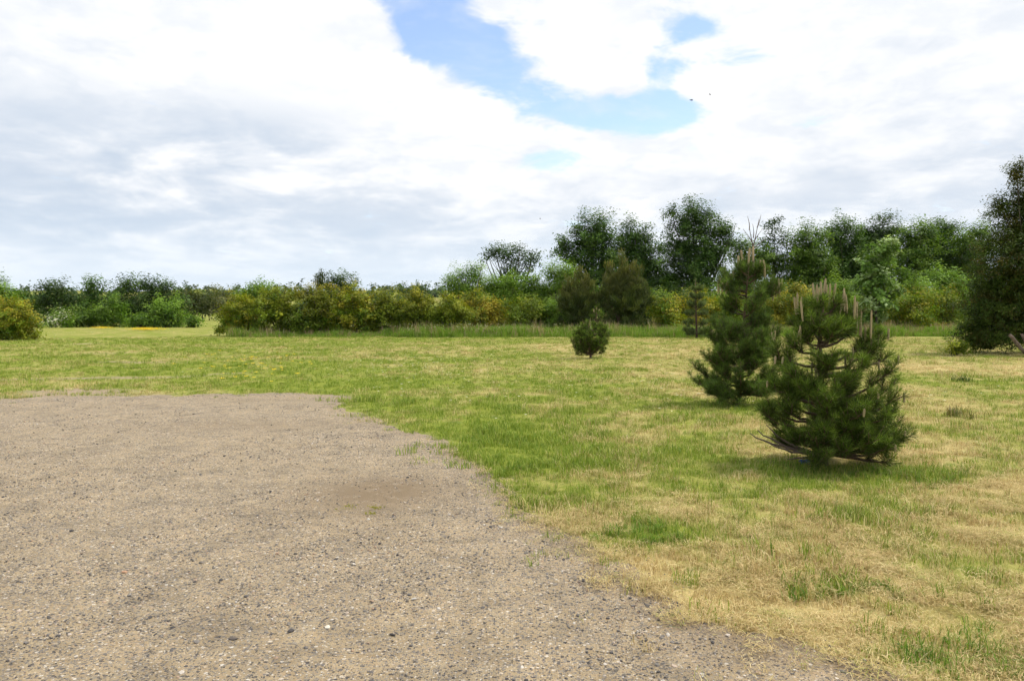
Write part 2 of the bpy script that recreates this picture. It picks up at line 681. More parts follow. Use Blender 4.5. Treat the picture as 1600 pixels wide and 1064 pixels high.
gx, gy, gq = polar_sheet(radii[1:])
hill_h = 24 * sstep(gy, 520, 800) * (0.7 + .6 * fbm(gx * .006 + 5, gy * .006, 3.3, 3))
gz = relief(gx, gy) + np.where(np.hypot(gx, gy) < 300, 0, hill_h)
soil = (1.0 * blob(gx, gy, 120, 612, 1.5, .8) + .4 * blob(gx, gy, 20, 622, 1.6, .5) + .5 * blob(gx, gy, 190, 600, 1.2, .4)
        + .80 * np.exp(-((gy - (18.6 + .55 * (gx + 12) + .5 * np.sin(gx * .9))) / .55) ** 2) * sstep(-gx, 5.5, 8)
        + .85 * blob(gx, gy, 200, 566, 3.0, .7) + .7 * blob(gx, gy, 135, 537, 1.2, 1.6) + .6 * blob(gx, gy, 170, 552, 2.0, .9)
        + .45 * np.exp(-(poly_sd(gx, gy) / .45) ** 2) + .5 * blob(gx, gy, 1350, 725, .45, .3))
# close the middle of the sheet with a fan
cv = np.array([[0, 0, float(relief(np.array(0.), np.array(0.)))]])
V = np.vstack([np.stack([gx, gy, gz], -1), cv])
na = len(angs)
fan = np.stack([np.arange(na), np.full(na, len(gx)), np.full(na, len(gx)), (np.arange(na) + 1) % na], -1)
me = make_mesh('ground', V, gq, GROUND_M, {'dry': np.append(dry_field(gx, gy), .3), 'soil': np.append(np.clip(soil, 0, 1), 0)}, smooth=True)
ground = tag(obj('ground', me), 'open mown grass field of mixed green and dry straw colour', kind='structure')

rg = radii[(radii < 26)][1:]
x, y, q = polar_sheet(rg)
gm = gravel_mask(x, y)
z = relief(x, y) + np.clip(gm * .12, -.05, .016) + (fbm(x * 5, y * 5, 2.0, 3) - .5) * .012
keep = (gm > -.5)[q].any(1)
damp = (.95 * blob(x, y, 575, 775, .62, .75) + .35 * blob(x, y, 640, 765, .4, .5) + .4 * blob(x, y, 380, 665, 1.3, .5) + .25 * blob(x, y, 430, 625, 1.5, .35)
        + .45 * blob(x, y, 1200, 1010, .5, .3) + .3 * np.exp(-((gm - .1) / .15) ** 2))
used = np.unique(q[keep])
remap = np.full(len(x), -1)
remap[used] = np.arange(len(used))
V = np.stack([x, y, z], -1)[used]
qk = remap[q[keep]]
# the part under and behind the camera
ring0 = np.where(np.abs(np.hypot(V[:, 0], V[:, 1]) - rg[0]) < 1e-6)[0]
c0 = len(V)
V = np.vstack([V, [[0, 0, .016]]])
fan = np.stack([ring0, np.full(len(ring0), c0), np.roll(ring0, -1)], -1)
me = make_mesh('gravel_yard', V, qk, GRAVEL_M, {'damp': np.append(np.clip(damp[used], 0, 1), 0)}, smooth=True)
gravel = tag(obj('gravel_yard', me), 'pale brown gravel parking area filling the lower left', kind='structure')


# ------------------------------------------------------------------ scattering on points
def scatter_object(name, pts, rot, scl, idx, protos, dry=None):
    n = len(pts)
    me = bpy.data.meshes.new(name)
    me.vertices.add(n)
    me.vertices.foreach_set('co', np.asarray(pts, np.float32).ravel())
    a = me.attributes.new('rot', 'FLOAT_VECTOR', 'POINT')
    a.data.foreach_set('vector', np.asarray(rot, np.float32).ravel())
    a = me.attributes.new('scl', 'FLOAT', 'POINT')
    a.data.foreach_set('value', np.asarray(scl, np.float32))
    a = me.attributes.new('idx', 'INT', 'POINT')
    a.data.foreach_set('value', np.asarray(idx, np.int32))
    a = me.attributes.new('dry', 'FLOAT', 'POINT')
    a.data.foreach_set('value', np.asarray(dry if dry is not None else np.zeros(n), np.float32))
    me.update()
    o = obj(name, me)
    coll = bpy.data.collections.new(name + '_pieces')
    for i, pm in enumerate(protos):
        coll.objects.link(bpy.data.objects.new('%s_piece_%02d' % (name, i), pm))
    ng = bpy.data.node_groups.new(name, 'GeometryNodeTree')
    ng.interface.new_socket('Geometry', in_out='INPUT', socket_type='NodeSocketGeometry')
    ng.interface.new_socket('Geometry', in_out='OUTPUT', socket_type='NodeSocketGeometry')
    N, L = ng.nodes, ng.links
    gi, go = N.new('NodeGroupInput'), N.new('NodeGroupOutput')
    ci = N.new('GeometryNodeCollectionInfo')
    ci.inputs['Collection'].default_value = coll
    ci.inputs['Separate Children'].default_value = True
    ci.inputs['Reset Children'].default_value = True
    ip = N.new('GeometryNodeInstanceOnPoints')
    ip.inputs['Pick Instance'].default_value = True

    def na_(nm, t):
        k = N.new('GeometryNodeInputNamedAttribute')
        k.data_type = t
        k.inputs['Name'].default_value = nm
        return [s for s in k.outputs if s.enabled and s.name == 'Attribute'][0]
    e2r = N.new('FunctionNodeEulerToRotation')
    L.new(na_('rot', 'FLOAT_VECTOR'), e2r.inputs[0])
    L.new(gi.outputs[0], ip.inputs['Points'])
    L.new(ci.outputs[0], ip.inputs['Instance'])
    L.new(na_('idx', 'INT'), ip.inputs['Instance Index'])
    L.new(e2r.outputs[0], ip.inputs['Rotation'])
    L.new(na_('scl', 'FLOAT'), ip.inputs['Scale'])
    L.new(ip.outputs[0], go.inputs[0])
    md = o.modifiers.new('scatter', 'NODES')
    md.node_group = ng
    return o


def blades_mesh(name, n, rad, h0, h1, w, lean, lying=False, rng=RNG, mat=None, pal=None, ragged=False):
    """n bent grass blades: 5 verts, a quad and a tip each (as two quads)"""
    a = rng.random(n) * 2 * np.pi
    r = rad * np.sqrt(rng.random(n))
    if ragged:
        nk = max(4, n // 45)
        kc = rng.normal(0, rad * .55, (nk, 2)) * np.array([1.25, .8])
        base = np.column_stack([kc[rng.integers(0, nk, n)] + rng.normal(0, rad * .2, (n, 2)), np.zeros(n)])
    else:
        base = np.stack([r * np.cos(a), r * np.sin(a), np.zeros(n)], -1)
    az = rng.random(n) * 2 * np.pi
    L = h0 + (h1 - h0) * rng.random(n)
    out = np.stack([np.cos(az), np.sin(az), np.zeros(n)], -1)
    side = np.stack([-np.sin(az), np.cos(az), np.zeros(n)], -1)
    up = np.array([0, 0, 1.])
    if lying:
        tilt = rng.uniform(-.12, .3, n)
        base[:, 2] = rng.uniform(.003, .03, n)
        mid = base + out * (L * .5)[:, None] + up * (L * .5 * tilt + .004)[:, None]
        tip = base + out * L[:, None] + up * (L * tilt * .6)[:, None]
    else:
        ln = lean * (.3 + rng.random(n))
        mid = base + up * (L * .55)[:, None] + out * (L * .2 * ln)[:, None]
        tip = base + up * (L * (1 - .25 * ln))[:, None] + out * (L * .75 * ln)[:, None]
    ww = (w * (.7 + .6 * rng.random(n)))[:, None]
    v = np.stack([base - side * ww / 2, base + side * ww / 2, mid + side * ww * .42, mid - side * ww * .42, tip + side * ww * .08, tip - side * ww * .08], 1)
    f = np.array([[0, 1, 2, 3], [3, 2, 4, 5]])[None] + (np.arange(n) * 6)[:, None, None]
    if pal is None:
        c = np.stack([rng.random(n), rng.random(n) * .5 + .25, np.zeros(n)], -1)
    else:
        c = np.array(pal)[rng.integers(0, len(pal), n)] * rng.uniform(.8, 1.2, (n, 1))
    return make_mesh(name, v.reshape(-1, 3), f.reshape(-1, 4), mat or BLADE, colors=np.repeat(c, 6, 0))


def polar_points(rho0, r0, power, rmin, rmax, amax=.76, rng=RNG):
    """random points with density rho0 up to r0, thinning as (r0/r)^power beyond"""
    rs = np.linspace(rmin, rmax, 600)
    w = np.where(rs < r0, rho0, rho0 * (r0 / rs) ** power) * rs * 2 * amax
    cdf = np.cumsum(w) * (rs[1] - rs[0])
    n = int(cdf[-1])
    r = np.interp(rng.random(n) * cdf[-1], cdf, rs)
    a = rng.uniform(-amax, amax, n)
    return r * np.sin(a), r * np.cos(a)


def zrot(n, tilt=0.0, rng=RNG):
    return np.stack([rng.normal(0, tilt, n) if tilt else np.zeros(n), rng.normal(0, tilt, n) if tilt else np.zeros(n), rng.random(n) * 2 * np.pi], -1)


# mown grass
x, y = polar_points(150, 6.5, 1.45, 2.8, 56)
m = gravel_mask(x, y) < RNG.exponential(.17, len(x)) - .08
sl = .7 * blob(x, y, 110, 613, 1.6, .55) + .5 * blob(x, y, 190, 566, 2.5, .5) + .8 * np.exp(-((y - (18.6 + .55 * (x + 12) + .5 * np.sin(x * .9))) / .55) ** 2) * sstep(-x, 5.5, 8) + .6 * blob(x, y, 135, 537, 1.2, 1.6) + .5 * blob(x, y, 170, 552, 2.0, .9)
m &= RNG.random(len(x)) > sl * 1.1
x, y = x[m], y[m]
dry = np.clip(dry_field(x, y) + RNG.normal(0, .12, len(x)), 0, 1)
r = np.hypot(x, y)
fresh = (RNG.random(len(x)) < .10 * sstep(fbm(x * 2.0, y * 2.0, 15.0, 3), .4, .6)) & (np.hypot(x, y) < 16)
dry = np.where(fresh, .04, dry)
lush = sstep(fbm(x * 1.1, y * 1.1, 12.0, 3), .55, .75)
scl = (.65 + .5 * RNG.random(len(x))) * (1 + .012 * r) * (1 + .6 * lush) * np.where(dry > .65, .75, 1) * np.where(fresh, 1.2, 1)
protos = [blades_mesh('grass_blades', 34, .10, .025, .065, .0042, .9) for _ in range(4)] + [blades_mesh('grass_blades', 26, .07, .04, .085, .0042, .7) for _ in range(2)]
lawn = scatter_object('mown_grass', np.stack([x, y, relief(x, y) - .003], -1), zrot(len(x), .08), scl, RNG.integers(0, 6, len(x)), protos, dry)
tag(lawn, 'short mown grass blades covering the field', 'grass', kind='stuff')

# straw-coloured clippings left by the mower
x, y = polar_points(420, 6, 1.75, 2.8, 34)
dr = dry_field(x, y)
gmk = gravel_mask(x, y)
m = (RNG.random(len(x)) < np.where(gmk < 0, sstep(dr, .32, .75) * (.12 + .88 * sstep(fbm(x * 3, y * 3, 7.7, 3), .42, .6)), .55 * np.exp(-(gmk / .22) ** 2) * sstep(x, -1.5, 1)))
x, y = x[m], y[m]
protos = [blades_mesh('clippings', 30, .09, .02, .075, .003, 0, True) for _ in range(4)]
straw = scatter_object('dry_clippings', np.stack([x, y, relief(x, y) + .004 + .012 * np.exp(-np.abs(gravel_mask(x, y))) + RNG.random(len(x)) * .022], -1), zrot(len(x), .12),
                       .55 + .6 * RNG.random(len(x)), RNG.integers(0, 4, len(x)), protos, np.clip(.75 + RNG.normal(0, .15, len(x)), .5, 1))
tag(straw, 'dry straw clippings lying over the mown grass and gravel edge', 'grass clippings', kind='stuff')


# loose stones of the gravel
def stone_mesh(seed):
    rng = np.random.default_rng(seed)
    import bmesh
    bm = bmesh.new()
    bmesh.ops.create_icosphere(bm, subdivisions=1, radius=1)
    s = np.array([1, rng.uniform(.6, .95), rng.uniform(.35, .6)])
    for v in bm.verts:
        k = rng.uniform(.75, 1.15)
        v.co = Vector((v.co.x * k * s[0], v.co.y * k * s[1], v.co.z * k * s[2]))
    me = bpy.data.meshes.new('stone')
    bm.to_mesh(me)
    bm.free()
    me.materials.append(STONE)
    return me


STONES = [stone_mesh(i) for i in range(8)]
x, y = polar_points(1700, 4.5, 1.7, 2.2, 17)
gmk = gravel_mask(x, y)
cl = fbm(x * 1.6, y * 1.6, 3.0, 4)
m = (gmk > -RNG.exponential(.12, len(x))) & (RNG.random(len(x)) < .25 + 1.5 * sstep(cl, .42, .68))
x, y = x[m], y[m]
size = np.clip(np.exp(RNG.normal(math.log(.0047), .45, len(x))), .0025, .016) * (1 + .02 * np.hypot(x, y))
zs = relief(x, y) + np.clip(gravel_mask(x, y) * .12, .0, .016) + size * .1
gs = scatter_object('gravel_stones', np.stack([x, y, zs], -1), zrot(len(x), .25), size, RNG.integers(0, 8, len(x)), STONES)
tag(gs, 'loose small stones strewn over the gravel', 'gravel', kind='stuff')

# ------------------------------------------------------------------ broadleaf trees and bushes
PAL = {
    'oak': [(.030, .066, .016), (.046, .092, .022), (.066, .118, .028)],
    'dark': [(.024, .05, .016), (.038, .072, .02), (.05, .085, .026)],
    'wood': [(.045, .092, .017), (.075, .135, .024), (.11, .175, .033)],
    'mid': [(.065, .13, .021), (.10, .175, .03), (.135, .215, .04)],
    'light': [(.12, .22, .035), (.165, .28, .05), (.21, .32, .07)],
    'haw': [(.16, .175, .018), (.25, .21, .024), (.30, .205, .03), (.19, .21, .024)],
    'hawgold': [(.27, .25, .03), (.32, .26, .035), (.19, .23, .03), (.30, .29, .04), (.13, .18, .026)],
    'hawgreen': [(.10, .16, .02), (.16, .22, .026), (.22, .25, .03), (.13, .19, .024)],
    'hawdark': [(.08, .11, .018), (.13, .14, .02), (.18, .16, .026), (.10, .135, .02)],
    'redhaw': [(.038, .06, .013), (.055, .082, .017), (.085, .072, .024), (.07, .10, .02)],
    'pinebush': [(.040, .06, .02), (.062, .082, .024), (.095, .105, .032)],
    'maple': [(.07, .135, .025), (.11, .185, .045), (.24, .32, .15), (.09, .16, .035)],
    'grey': [(.06, .085, .03), (.085, .11, .04), (.11, .12, .055)],
    'far': [(.04, .08, .02), (.055, .10, .026), (.07, .115, .03)],
}


PAL = {k: [tuple(np.array(c) * (1.55 if k in ('oak', 'dark', 'wood', 'mid') else 1.1) * np.array([1.04, 1.0, .8])) for c in v] for k, v in PAL.items()}
PAL['haw'] = [(.17, .25, .02), (.25, .29, .024), (.30, .27, .028), (.13, .22, .022)]
PAL['redhaw'] = [(.045, .078, .014), (.065, .105, .017), (.095, .088, .022), (.08, .12, .02)]
PAL['pinebush'] = [(.048, .075, .02), (.072, .10, .026), (.10, .122, .034)]
PAL['maple'] = [(.13, .23, .045), (.20, .31, .08), (.40, .50, .25), (.17, .27, .06)]
PAL['hawdark'] = [(.10, .16, .018), (.16, .205, .022), (.22, .225, .026), (.12, .18, .02)]


def crown_mesh(name, lobes, D, pal, L, asp, cov, cr, npc=56, up=0.15, flat=.7, gap=.0, hollow=.45, tip=None, tipw=0.0, seed=0, mat=None, updir=0.0, white=0.0):
    """leaf clumps spread through ellipsoid lobes [(centre, (rx, ry, rz))]"""
    rng = np.random.default_rng(seed)
    P_, O_, C_ = [], [], []
    palA = np.array(pal)
    zmin = min(c[2] - r[2] for c, r in lobes)
    zmax = max(c[2] + r[2] for c, r in lobes)
    for c, r in lobes:
        c, r = np.asarray(c, float), np.asarray(r, float)
        a = L * L * asp * .5
        N = cov * math.pi * r[0] * r[2] / a
        nc = max(6, int(N / npc))
        u = unit(rng.normal(size=(nc, 3)))
        rad = rng.random(nc) ** hollow * rng.uniform(.82, 1.12, nc)
        pc = c + u * rad[:, None] * r
        if gap > 0:
            s = 1.0 / max(.5, .38 * min(r[0], r[2]))
            k = vnoise(pc[:, 0] * s + seed, pc[:, 1] * s, pc[:, 2] * s) > gap
            pc, u = pc[k], u[k]
        pc = pc[pc[:, 2] > .15]
        u = u[:len(pc)]
        nc = len(pc)
        if nc == 0:
            continue
        cshade = rng.normal(0, 1, nc)
        ci = rng.integers(0, len(palA), nc)
        n = npc
        s = rng.uniform(-.9, 1.1, (nc, n, 1))
        dirn = unit(u + np.array([0, 0, up + updir]) + rng.normal(0, .35, (nc, 3)))
        g = np.clip(rng.normal(0, 1, (nc, n, 3)), -1.7, 1.7) * np.array([1, 1, flat]) * cr * .62
        pos = pc[:, None, :] + dirn[:, None, :] * s * cr * (1.0 + updir) + g
        li = np.where(rng.random((nc, n)) < .85, ci[:, None], rng.integers(0, len(palA), (nc, n)))
        col = palA[li] * (1 + .22 * cshade[:, None, None]).clip(.55, 1.6) * rng.uniform(.9, 1.1, (nc, n, 1))
        if tip is not None:
            hz = (pos[..., 2] - zmin) / (zmax - zmin)
            wgt = np.clip(tipw * sstep(hz, .35, 1.0) * (.5 + s[..., 0] * .5) * (.6 + .8 * rng.random((nc, 1))), 0, .9)[..., None]
            col = col * (1 - wgt) + np.array(tip) * wgt
        if white > 0:
            wm = (rng.random(nc) < white)[:, None] & (rng.random((nc, n)) < .5)
            col = np.where(wm[..., None], np.array([.62, .62, .5]), col)
        P_.append(pos.reshape(-1, 3))
        O_.append(np.repeat(dirn, n, 0))
        C_.append(col.reshape(-1, 3))
    pos, out, col = np.vstack(P_), np.vstack(O_), np.vstack(C_)
    k = pos[:, 2] > .03
    pos, out, col = pos[k], out[k], col[k]
    n = len(pos)
    d = unit(out * (.6 + 1.2 * updir) + rng.normal(0, .6, (n, 3)) + np.array([0, 0, -.05 + updir]))
    if updir > 0:
        s = unit(np.cross(d, rng.normal(size=(n, 3))))
        nn = np.cross(d, s)
    else:                                       # blades face outward and up to the light, as leaves do
        nn = unit(out * .55 + np.array([0, 0, .75]) + rng.normal(0, .32, (n, 3)))
        d = unit(d - nn * (d * nn).sum(1, keepdims=True))
        s = np.cross(nn, d)
    Ls = (L * rng.uniform(.65, 1.25, n))[:, None]
    v = np.stack([pos, pos + d * Ls * .5 + s * Ls * asp * .5 + nn * Ls * .06, pos + d * Ls, pos + d * Ls * .5 - s * Ls * asp * .5 + nn * Ls * .06], 1)
    f = np.arange(n * 4).reshape(n, 4)
    return make_mesh(name, v.reshape(-1, 3), f, mat or LEAF, colors=np.repeat(col, 4, 0)), pos


def limbs_mesh(name, base, targets, r0, mat, seed=0, multi=False, wob=.12):
    rng = np.random.default_rng(seed)
    base = np.asarray(base, float)
    tg = np.asarray(targets, float)
    parts = []
    top = tg.mean(0)
    top[2] = base[2] + (tg[:, 2].max() - base[2]) * .8
    if not multi:
        t = np.linspace(0, 1, 7)[:, None]
        path = base + (top - base) * t + rng.normal(0, wob * r0 * 3, (7, 3)) * np.sin(np.pi * t)
        path[0] = base
        rr = r0 * np.array([1.25, 1.0, .85, .7, .52, .34, .14])
        parts.append(tube(path, rr, 7))
    for k in tg:
        if multi:
            st = base + np.array([rng.normal(0, r0 * 3), rng.normal(0, r0 * 3), 0])
            rs = r0 * rng.uniform(.4, .8)
        else:
            f = rng.uniform(.25, .7)
            i = f * 6
            st = path[int(i)] * (1 - i % 1) + path[min(6, int(i) + 1)] * (i % 1)
            rs = r0 * (1 - f) * .6
        mid = st * .45 + k * .55 + np.array([0, 0, .12 * np.linalg.norm(k - st)]) * (-1 if not multi else 1) + rng.normal(0, .05 * np.linalg.norm(k - st), 3)
        pth = bez(st, mid, k, 6)
        parts.append(tube(pth, rs * np.linspace(1, .18, 6), 5))
    v, f = join(parts)
    return make_mesh(name, v, f, mat, smooth=True)


SEED = [100]


def plant(name, label, cat, D, lobes, pal, base=None, L=None, asp=.62, cov=5.0, cr=None, trunk=None, bush=False, group=None, dscale=.85,
          nl=12, skirt=False, mat=None, bark=None, leaf_part=None, **kw):
    """a tree (trunk, crown) or bush (stems, foliage); lobes in photo pixels at distance D"""
    SEED[0] += 1
    sd = SEED[0]
    rng = np.random.default_rng(sd)
    m = D / F
    W = []
    for lb in lobes:
        px, py, rx, ry = lb[:4]
        dy = lb[4] if len(lb) > 4 else rng.uniform(-.25, .25) * rx * m
        W.append((P(px, py, D + dy), (rx * m, rx * m * dscale, ry * m)))
    if bush or skirt:                                   # foliage down to the grass
        by = 488 + CAM_H * F / D
        x0, x1 = min(l[0] - l[2] for l in lobes), max(l[0] + l[2] for l in lobes)
        low = max(l[1] + l[3] for l in lobes)
        hh = max(9, (by - low) * .5 + 10)
        k = max(1, int(round((x1 - x0) / (3.2 * hh))))
        for i in range(k):
            cx = x0 + (x1 - x0) * (i + .5) / k
            rx = (x1 - x0) / k * .55
            W.append((P(cx, by - hh * .75, D + rng.uniform(-.2, .2)), (rx * m, rx * m * dscale, hh * m)))
    bpx = base if base is not None else np.mean([l[0] for l in lobes])
    b = P(bpx, 500, D)
    b[2] = float(relief(np.array(b[0]), np.array(b[1]))) - .05
    L = L or max(.05, D * .0029)
    cov = cov * 1.45
    if 'gap' in kw:
        kw['gap'] *= .8
    cr = cr or D * .0062
    root = empty(name, b, label, cat, group)
    me, pos = crown_mesh('foliage' if bush else 'crown', W, D, PAL[pal] if isinstance(pal, str) else pal, L, asp, cov, cr, seed=sd, mat=mat, **kw)
    me.transform(__import__('mathutils').Matrix.Translation(-Vector(b)))
    tg = [c for c, r in W] + list(pos[rng.integers(0, len(pos), nl)])
    tr = trunk or max(.05, .02 * (max(p[2] for p in tg)))
    lm = limbs_mesh('stems' if bush else 'trunk', b, tg, tr, bark or BARK, sd, multi=bush)
    lm.transform(__import__('mathutils').Matrix.Translation(-Vector(b)))
    obj('stems' if bush else 'trunk', lm, root)
    obj(leaf_part or ('foliage' if bush else 'crown'), me, root)
    return root


WOODG = 'woodland trees behind the hedge'
# --- the wood on the right
plant('oak_tree', 'small dark oak with sky showing through its spreading crown, above pale green shrubs', 'tree', 74,
      [(800, 398, 34, 17), (774, 392, 20, 11), (828, 402, 20, 17), (805, 420, 24, 16), (762, 398, 10, 8), (792, 440, 26, 24)], 'dark', 800, cov=2.3, gap=.40, trunk=.28, nl=26)
plant('oak_tree', 'broad round-topped dark oak behind the brown pine bushes', 'tree', 78,
      [(932, 362, 36, 34), (908, 392, 30, 34), (945, 400, 36, 44), (880, 388, 17, 20), (915, 440, 40, 30)], 'oak', 925, cov=4.4, gap=.2, trunk=.4, nl=24)
plant('oak_tree', 'lower dark oak leaning out between the round-topped oak and the tallest oak', 'tree', 80,
      [(988, 372, 30, 32), (1005, 400, 30, 40), (975, 425, 40, 40), (1015, 440, 30, 36)], 'oak', 990, cov=4.4, gap=.2, trunk=.36)
plant('oak_tree', 'tallest oak, its crown standing high above the rest of the wood', 'tree', 82,
      [(1084, 340, 34, 30), (1066, 378, 32, 42), (1108, 380, 34, 42), (1090, 425, 48, 44), (1050, 330, 13, 9), (1128, 356, 15, 16), (1045, 430, 26, 44), (1138, 380, 10, 12)], 'oak', 1088,
      cov=4.4, gap=.2, trunk=.42, nl=26)
plant('broadleaf_tree', 'mid green tree right below the leafless treetop', 'tree', 84,
      [(1160, 395, 22, 24), (1186, 405, 26, 28), (1165, 440, 36, 34)], 'wood', 1170, cov=4.4, gap=.1)
plant('broadleaf_tree', 'slim dark tree with a ragged narrow top right of the leafless treetop', 'tree', 86,
      [(1211, 346, 13, 11), (1204, 368, 10, 18), (1210, 400, 30, 26), (1224, 372, 8, 10), (1215, 440, 36, 36)], 'dark', 1208, cov=2.6, gap=.30, nl=20)
for i, (lb, lab, d, pl) in enumerate([
        ([(1262, 388, 34, 44), (1248, 425, 30, 44), (1280, 430, 30, 44)], 'dense green tree at the left end of the solid wood, by the slim tree', 84, 'wood'),
        ([(1312, 376, 34, 38), (1330, 420, 36, 50), (1300, 440, 30, 36)], 'second dense tree of the solid wood, rising behind the nearest pine', 88, 'oak'),
        ([(1378, 366, 30, 30), (1368, 410, 40, 46), (1350, 372, 18, 22)], 'dense tree of the solid wood directly behind the young maple', 92, 'dark'),
        ([(1432, 376, 34, 36), (1425, 420, 38, 46)], 'bright green tree of the solid wood just right of the young maple', 86, 'wood'),
        ([(1468, 366, 28, 26), (1475, 410, 36, 50)], 'dark tree of the solid wood standing right of the bright green one', 94, 'oak'),
        ([(1520, 378, 34, 30), (1515, 420, 36, 48), (1500, 450, 30, 36)], 'last tree of the solid wood, half hidden by the big dark hawthorn', 90, 'wood')]):
    plant('broadleaf_tree', lab, 'tree', d, lb, pl, cov=5.4, gap=.04, group=WOODG, skirt=True)

for i, (px, w, ty, d, pl, lab) in enumerate((
        (930, 50, 446, 72, 'wood', 'dark undergrowth shrub below the round-topped oak'),
        (1040, 46, 452, 73, 'dark', 'dark undergrowth shrub between the lower oak and the tallest oak'),
        (1118, 46, 446, 74, 'wood', 'undergrowth shrub at the foot of the tallest oak'),
        (1190, 44, 440, 74, 'oak', 'undergrowth shrub below the slim ragged tree'),
        (1268, 46, 444, 75, 'dark', 'dark undergrowth shrub at the left foot of the solid wood'),
        (1345, 46, 446, 75, 'oak', 'dark undergrowth shrub behind the young maple stem'),
        (1420, 42, 452, 76, 'wood', 'undergrowth shrub behind the round pale shrub'),
        (1510, 50, 440, 76, 'dark', 'dark undergrowth shrub behind the big dark hawthorn'))):
    plant('undergrowth_shrub', lab, 'shrub', d, [(px, ty + 26, w, 28), (px - w * .5, ty + 34, w * .6, 26), (px + w * .5, ty + 34, w * .6, 26)], pl, bush=True, cov=3.2)

# leafless treetop
rng = np.random.default_rng(5)
b = P(1177, 500, 81)
b[2] = 0
root = empty('dead_tree', b, 'leafless grey dead treetop poking above the wood behind the taller pine', 'tree')
parts = [tube(np.array([P(1177, y, 81) for y in (489, 450, 410, 380)]) - b, np.array([.2, .17, .12, .09]), 6)]
tw = []
for (x0, y0, x1, y1) in ((1177, 385, 1170, 345), (1177, 385, 1186, 342), (1176, 380, 1161, 358), (1177, 372, 1176, 350), (1178, 378, 1190, 360), (1183, 356, 1189, 336), (1171, 360, 1168, 338), (1176, 390, 1196, 372)):
    p0, p2 = P(x0, y0, 81) - b, P(x1, y1, 81 + rng.uniform(-.6, .6)) - b
    tw.append(tube(bez(p0, (p0 + p2) / 2 + rng.normal(0, .12, 3), p2, 5), np.linspace(.06, .018, 5), 5))
obj('trunk', make_mesh('trunk', *join(parts), DEADWOOD, smooth=True), root)
obj('branches', make_mesh('branches', *join(tw), DEADWOOD, smooth=True), root)

# --- shrubs in front of the wood
plant('willow_shrub', 'pale green willow shrub with feathery top at the left end of the shrubs', 'shrub', 64,
      [(716, 440, 20, 24), (742, 424, 17, 18), (735, 455, 32, 28), (702, 450, 10, 18)], 'light', bush=True, cov=3, gap=.3, asp=.4)
plant('willow_shrub', 'pale green shrub below the small dark oak', 'shrub', 63,
      [(772, 452, 28, 26), (800, 446, 22, 20), (790, 470, 34, 28)], 'light', bush=True, cov=3.2, gap=.25, asp=.45)
plant('willow_shrub', 'mid green shrub between the small oak and the tall pale shrub', 'shrub', 62,
      [(826, 450, 24, 26), (838, 470, 28, 30)], 'mid', bush=True, cov=3.2, gap=.22)
plant('willow_shrub', 'tall pale green shrub just left of the brown pine bushes', 'shrub', 61,
      [(872, 428, 24, 24), (880, 446, 26, 30), (858, 470, 30, 36)], 'light', bush=True, cov=3.2, gap=.25, asp=.5)
plant('hawthorn_bush', 'golden orange hawthorn bush in front of the feathery willow shrub', 'bush', 57,
      [(748, 474, 32, 24), (738, 490, 34, 18), (770, 490, 24, 18)], 'hawgold', bush=True, cov=3.2, gap=.2)
plant('hawthorn_bush', 'green hawthorn bush below the mid green shrub, behind the long grass', 'bush', 57,
      [(815, 482, 34, 24), (840, 492, 30, 18)], 'hawgreen', bush=True, cov=3.4, gap=.2)
plant('hawthorn_bush', 'dark green hawthorn bush against the left foot of the brown pine bushes', 'bush', 57.5,
      [(868, 488, 26, 22), (850, 494, 22, 16)], 'mid', bush=True, cov=3.4, gap=.2)
for px, rx, ty, lab in ((905, 30, 424, 'shorter brown-green pine bush, left of its taller twin'), (975, 36, 398, 'taller brown-green pine bush with upright shoots, behind the ball-shaped little pine')):
    lb = [(px, 480, rx * .9, 24)]
    for k_, (f_, t_) in enumerate(((-.85, 34), (-.6, 16), (-.35, 22), (-.1, 0), (.12, 10), (.35, 4), (.6, 20), (.85, 38))):
        tp_ = ty + t_
        lb.append((px + f_ * rx, (tp_ + 496) / 2, rx * .19, (496 - tp_) / 2))
    plant('pine_bush', lab, 'pine', 56, lb, 'pinebush', bush=True, asp=.16, L=.32, cov=4.2, cr=.20, updir=.8, tip=(.24, .225, .07), tipw=.7, mat=NEEDLE, bark=PBARK)
plant('hawthorn_bush', 'yellowish hawthorn bush just right of the brown pine bushes', 'bush', 57,
      [(1030, 476, 30, 22), (1045, 490, 26, 18)], 'haw', bush=True, cov=3.2, gap=.2)
plant('hawthorn_bush', 'golden hawthorn bush behind the slender far pine', 'bush', 58,
      [(1082, 474, 28, 24), (1100, 488, 28, 18)], 'hawgold', bush=True, cov=3.2, gap=.2)
plant('hawthorn_bush', 'yellow-green hawthorn bush seen through the taller pine', 'bush', 58.5,
      [(1140, 476, 30, 24), (1170, 482, 28, 22)], 'haw', bush=True, cov=3.2, gap=.2)
plant('hawthorn_bush', 'bright golden hawthorn bush between the two big pines', 'bush', 58,
      [(1232, 472, 32, 26), (1215, 488, 32, 18), (1248, 452, 12, 12)], 'hawgold', bush=True, cov=3.2, gap=.2)
plant('hawthorn_bush', 'green-gold hawthorn bush hidden mostly by the nearest pine', 'bush', 59,
      [(1290, 478, 30, 24), (1318, 486, 26, 20)], 'haw', bush=True, cov=3.2, gap=.2)
plant('willow_shrub', 'pale green shrub peeping out left of the young maple', 'shrub', 64,
      [(1312, 450, 20, 20), (1330, 470, 22, 26)], 'light', bush=True, cov=3.2, gap=.2)
plant('maple_tree', 'young maple with pale silvery leaf clusters behind the nearest pine', 'tree', 57,
      [(1374, 386, 19, 24), (1362, 422, 26, 32), (1382, 430, 22, 36), (1372, 468, 32, 40), (1350, 480, 20, 28), (1392, 400, 10, 26)], 'maple', 1370, L=.25, asp=.8, cov=4.2, cr=.30, gap=.2, trunk=.09, nl=24)
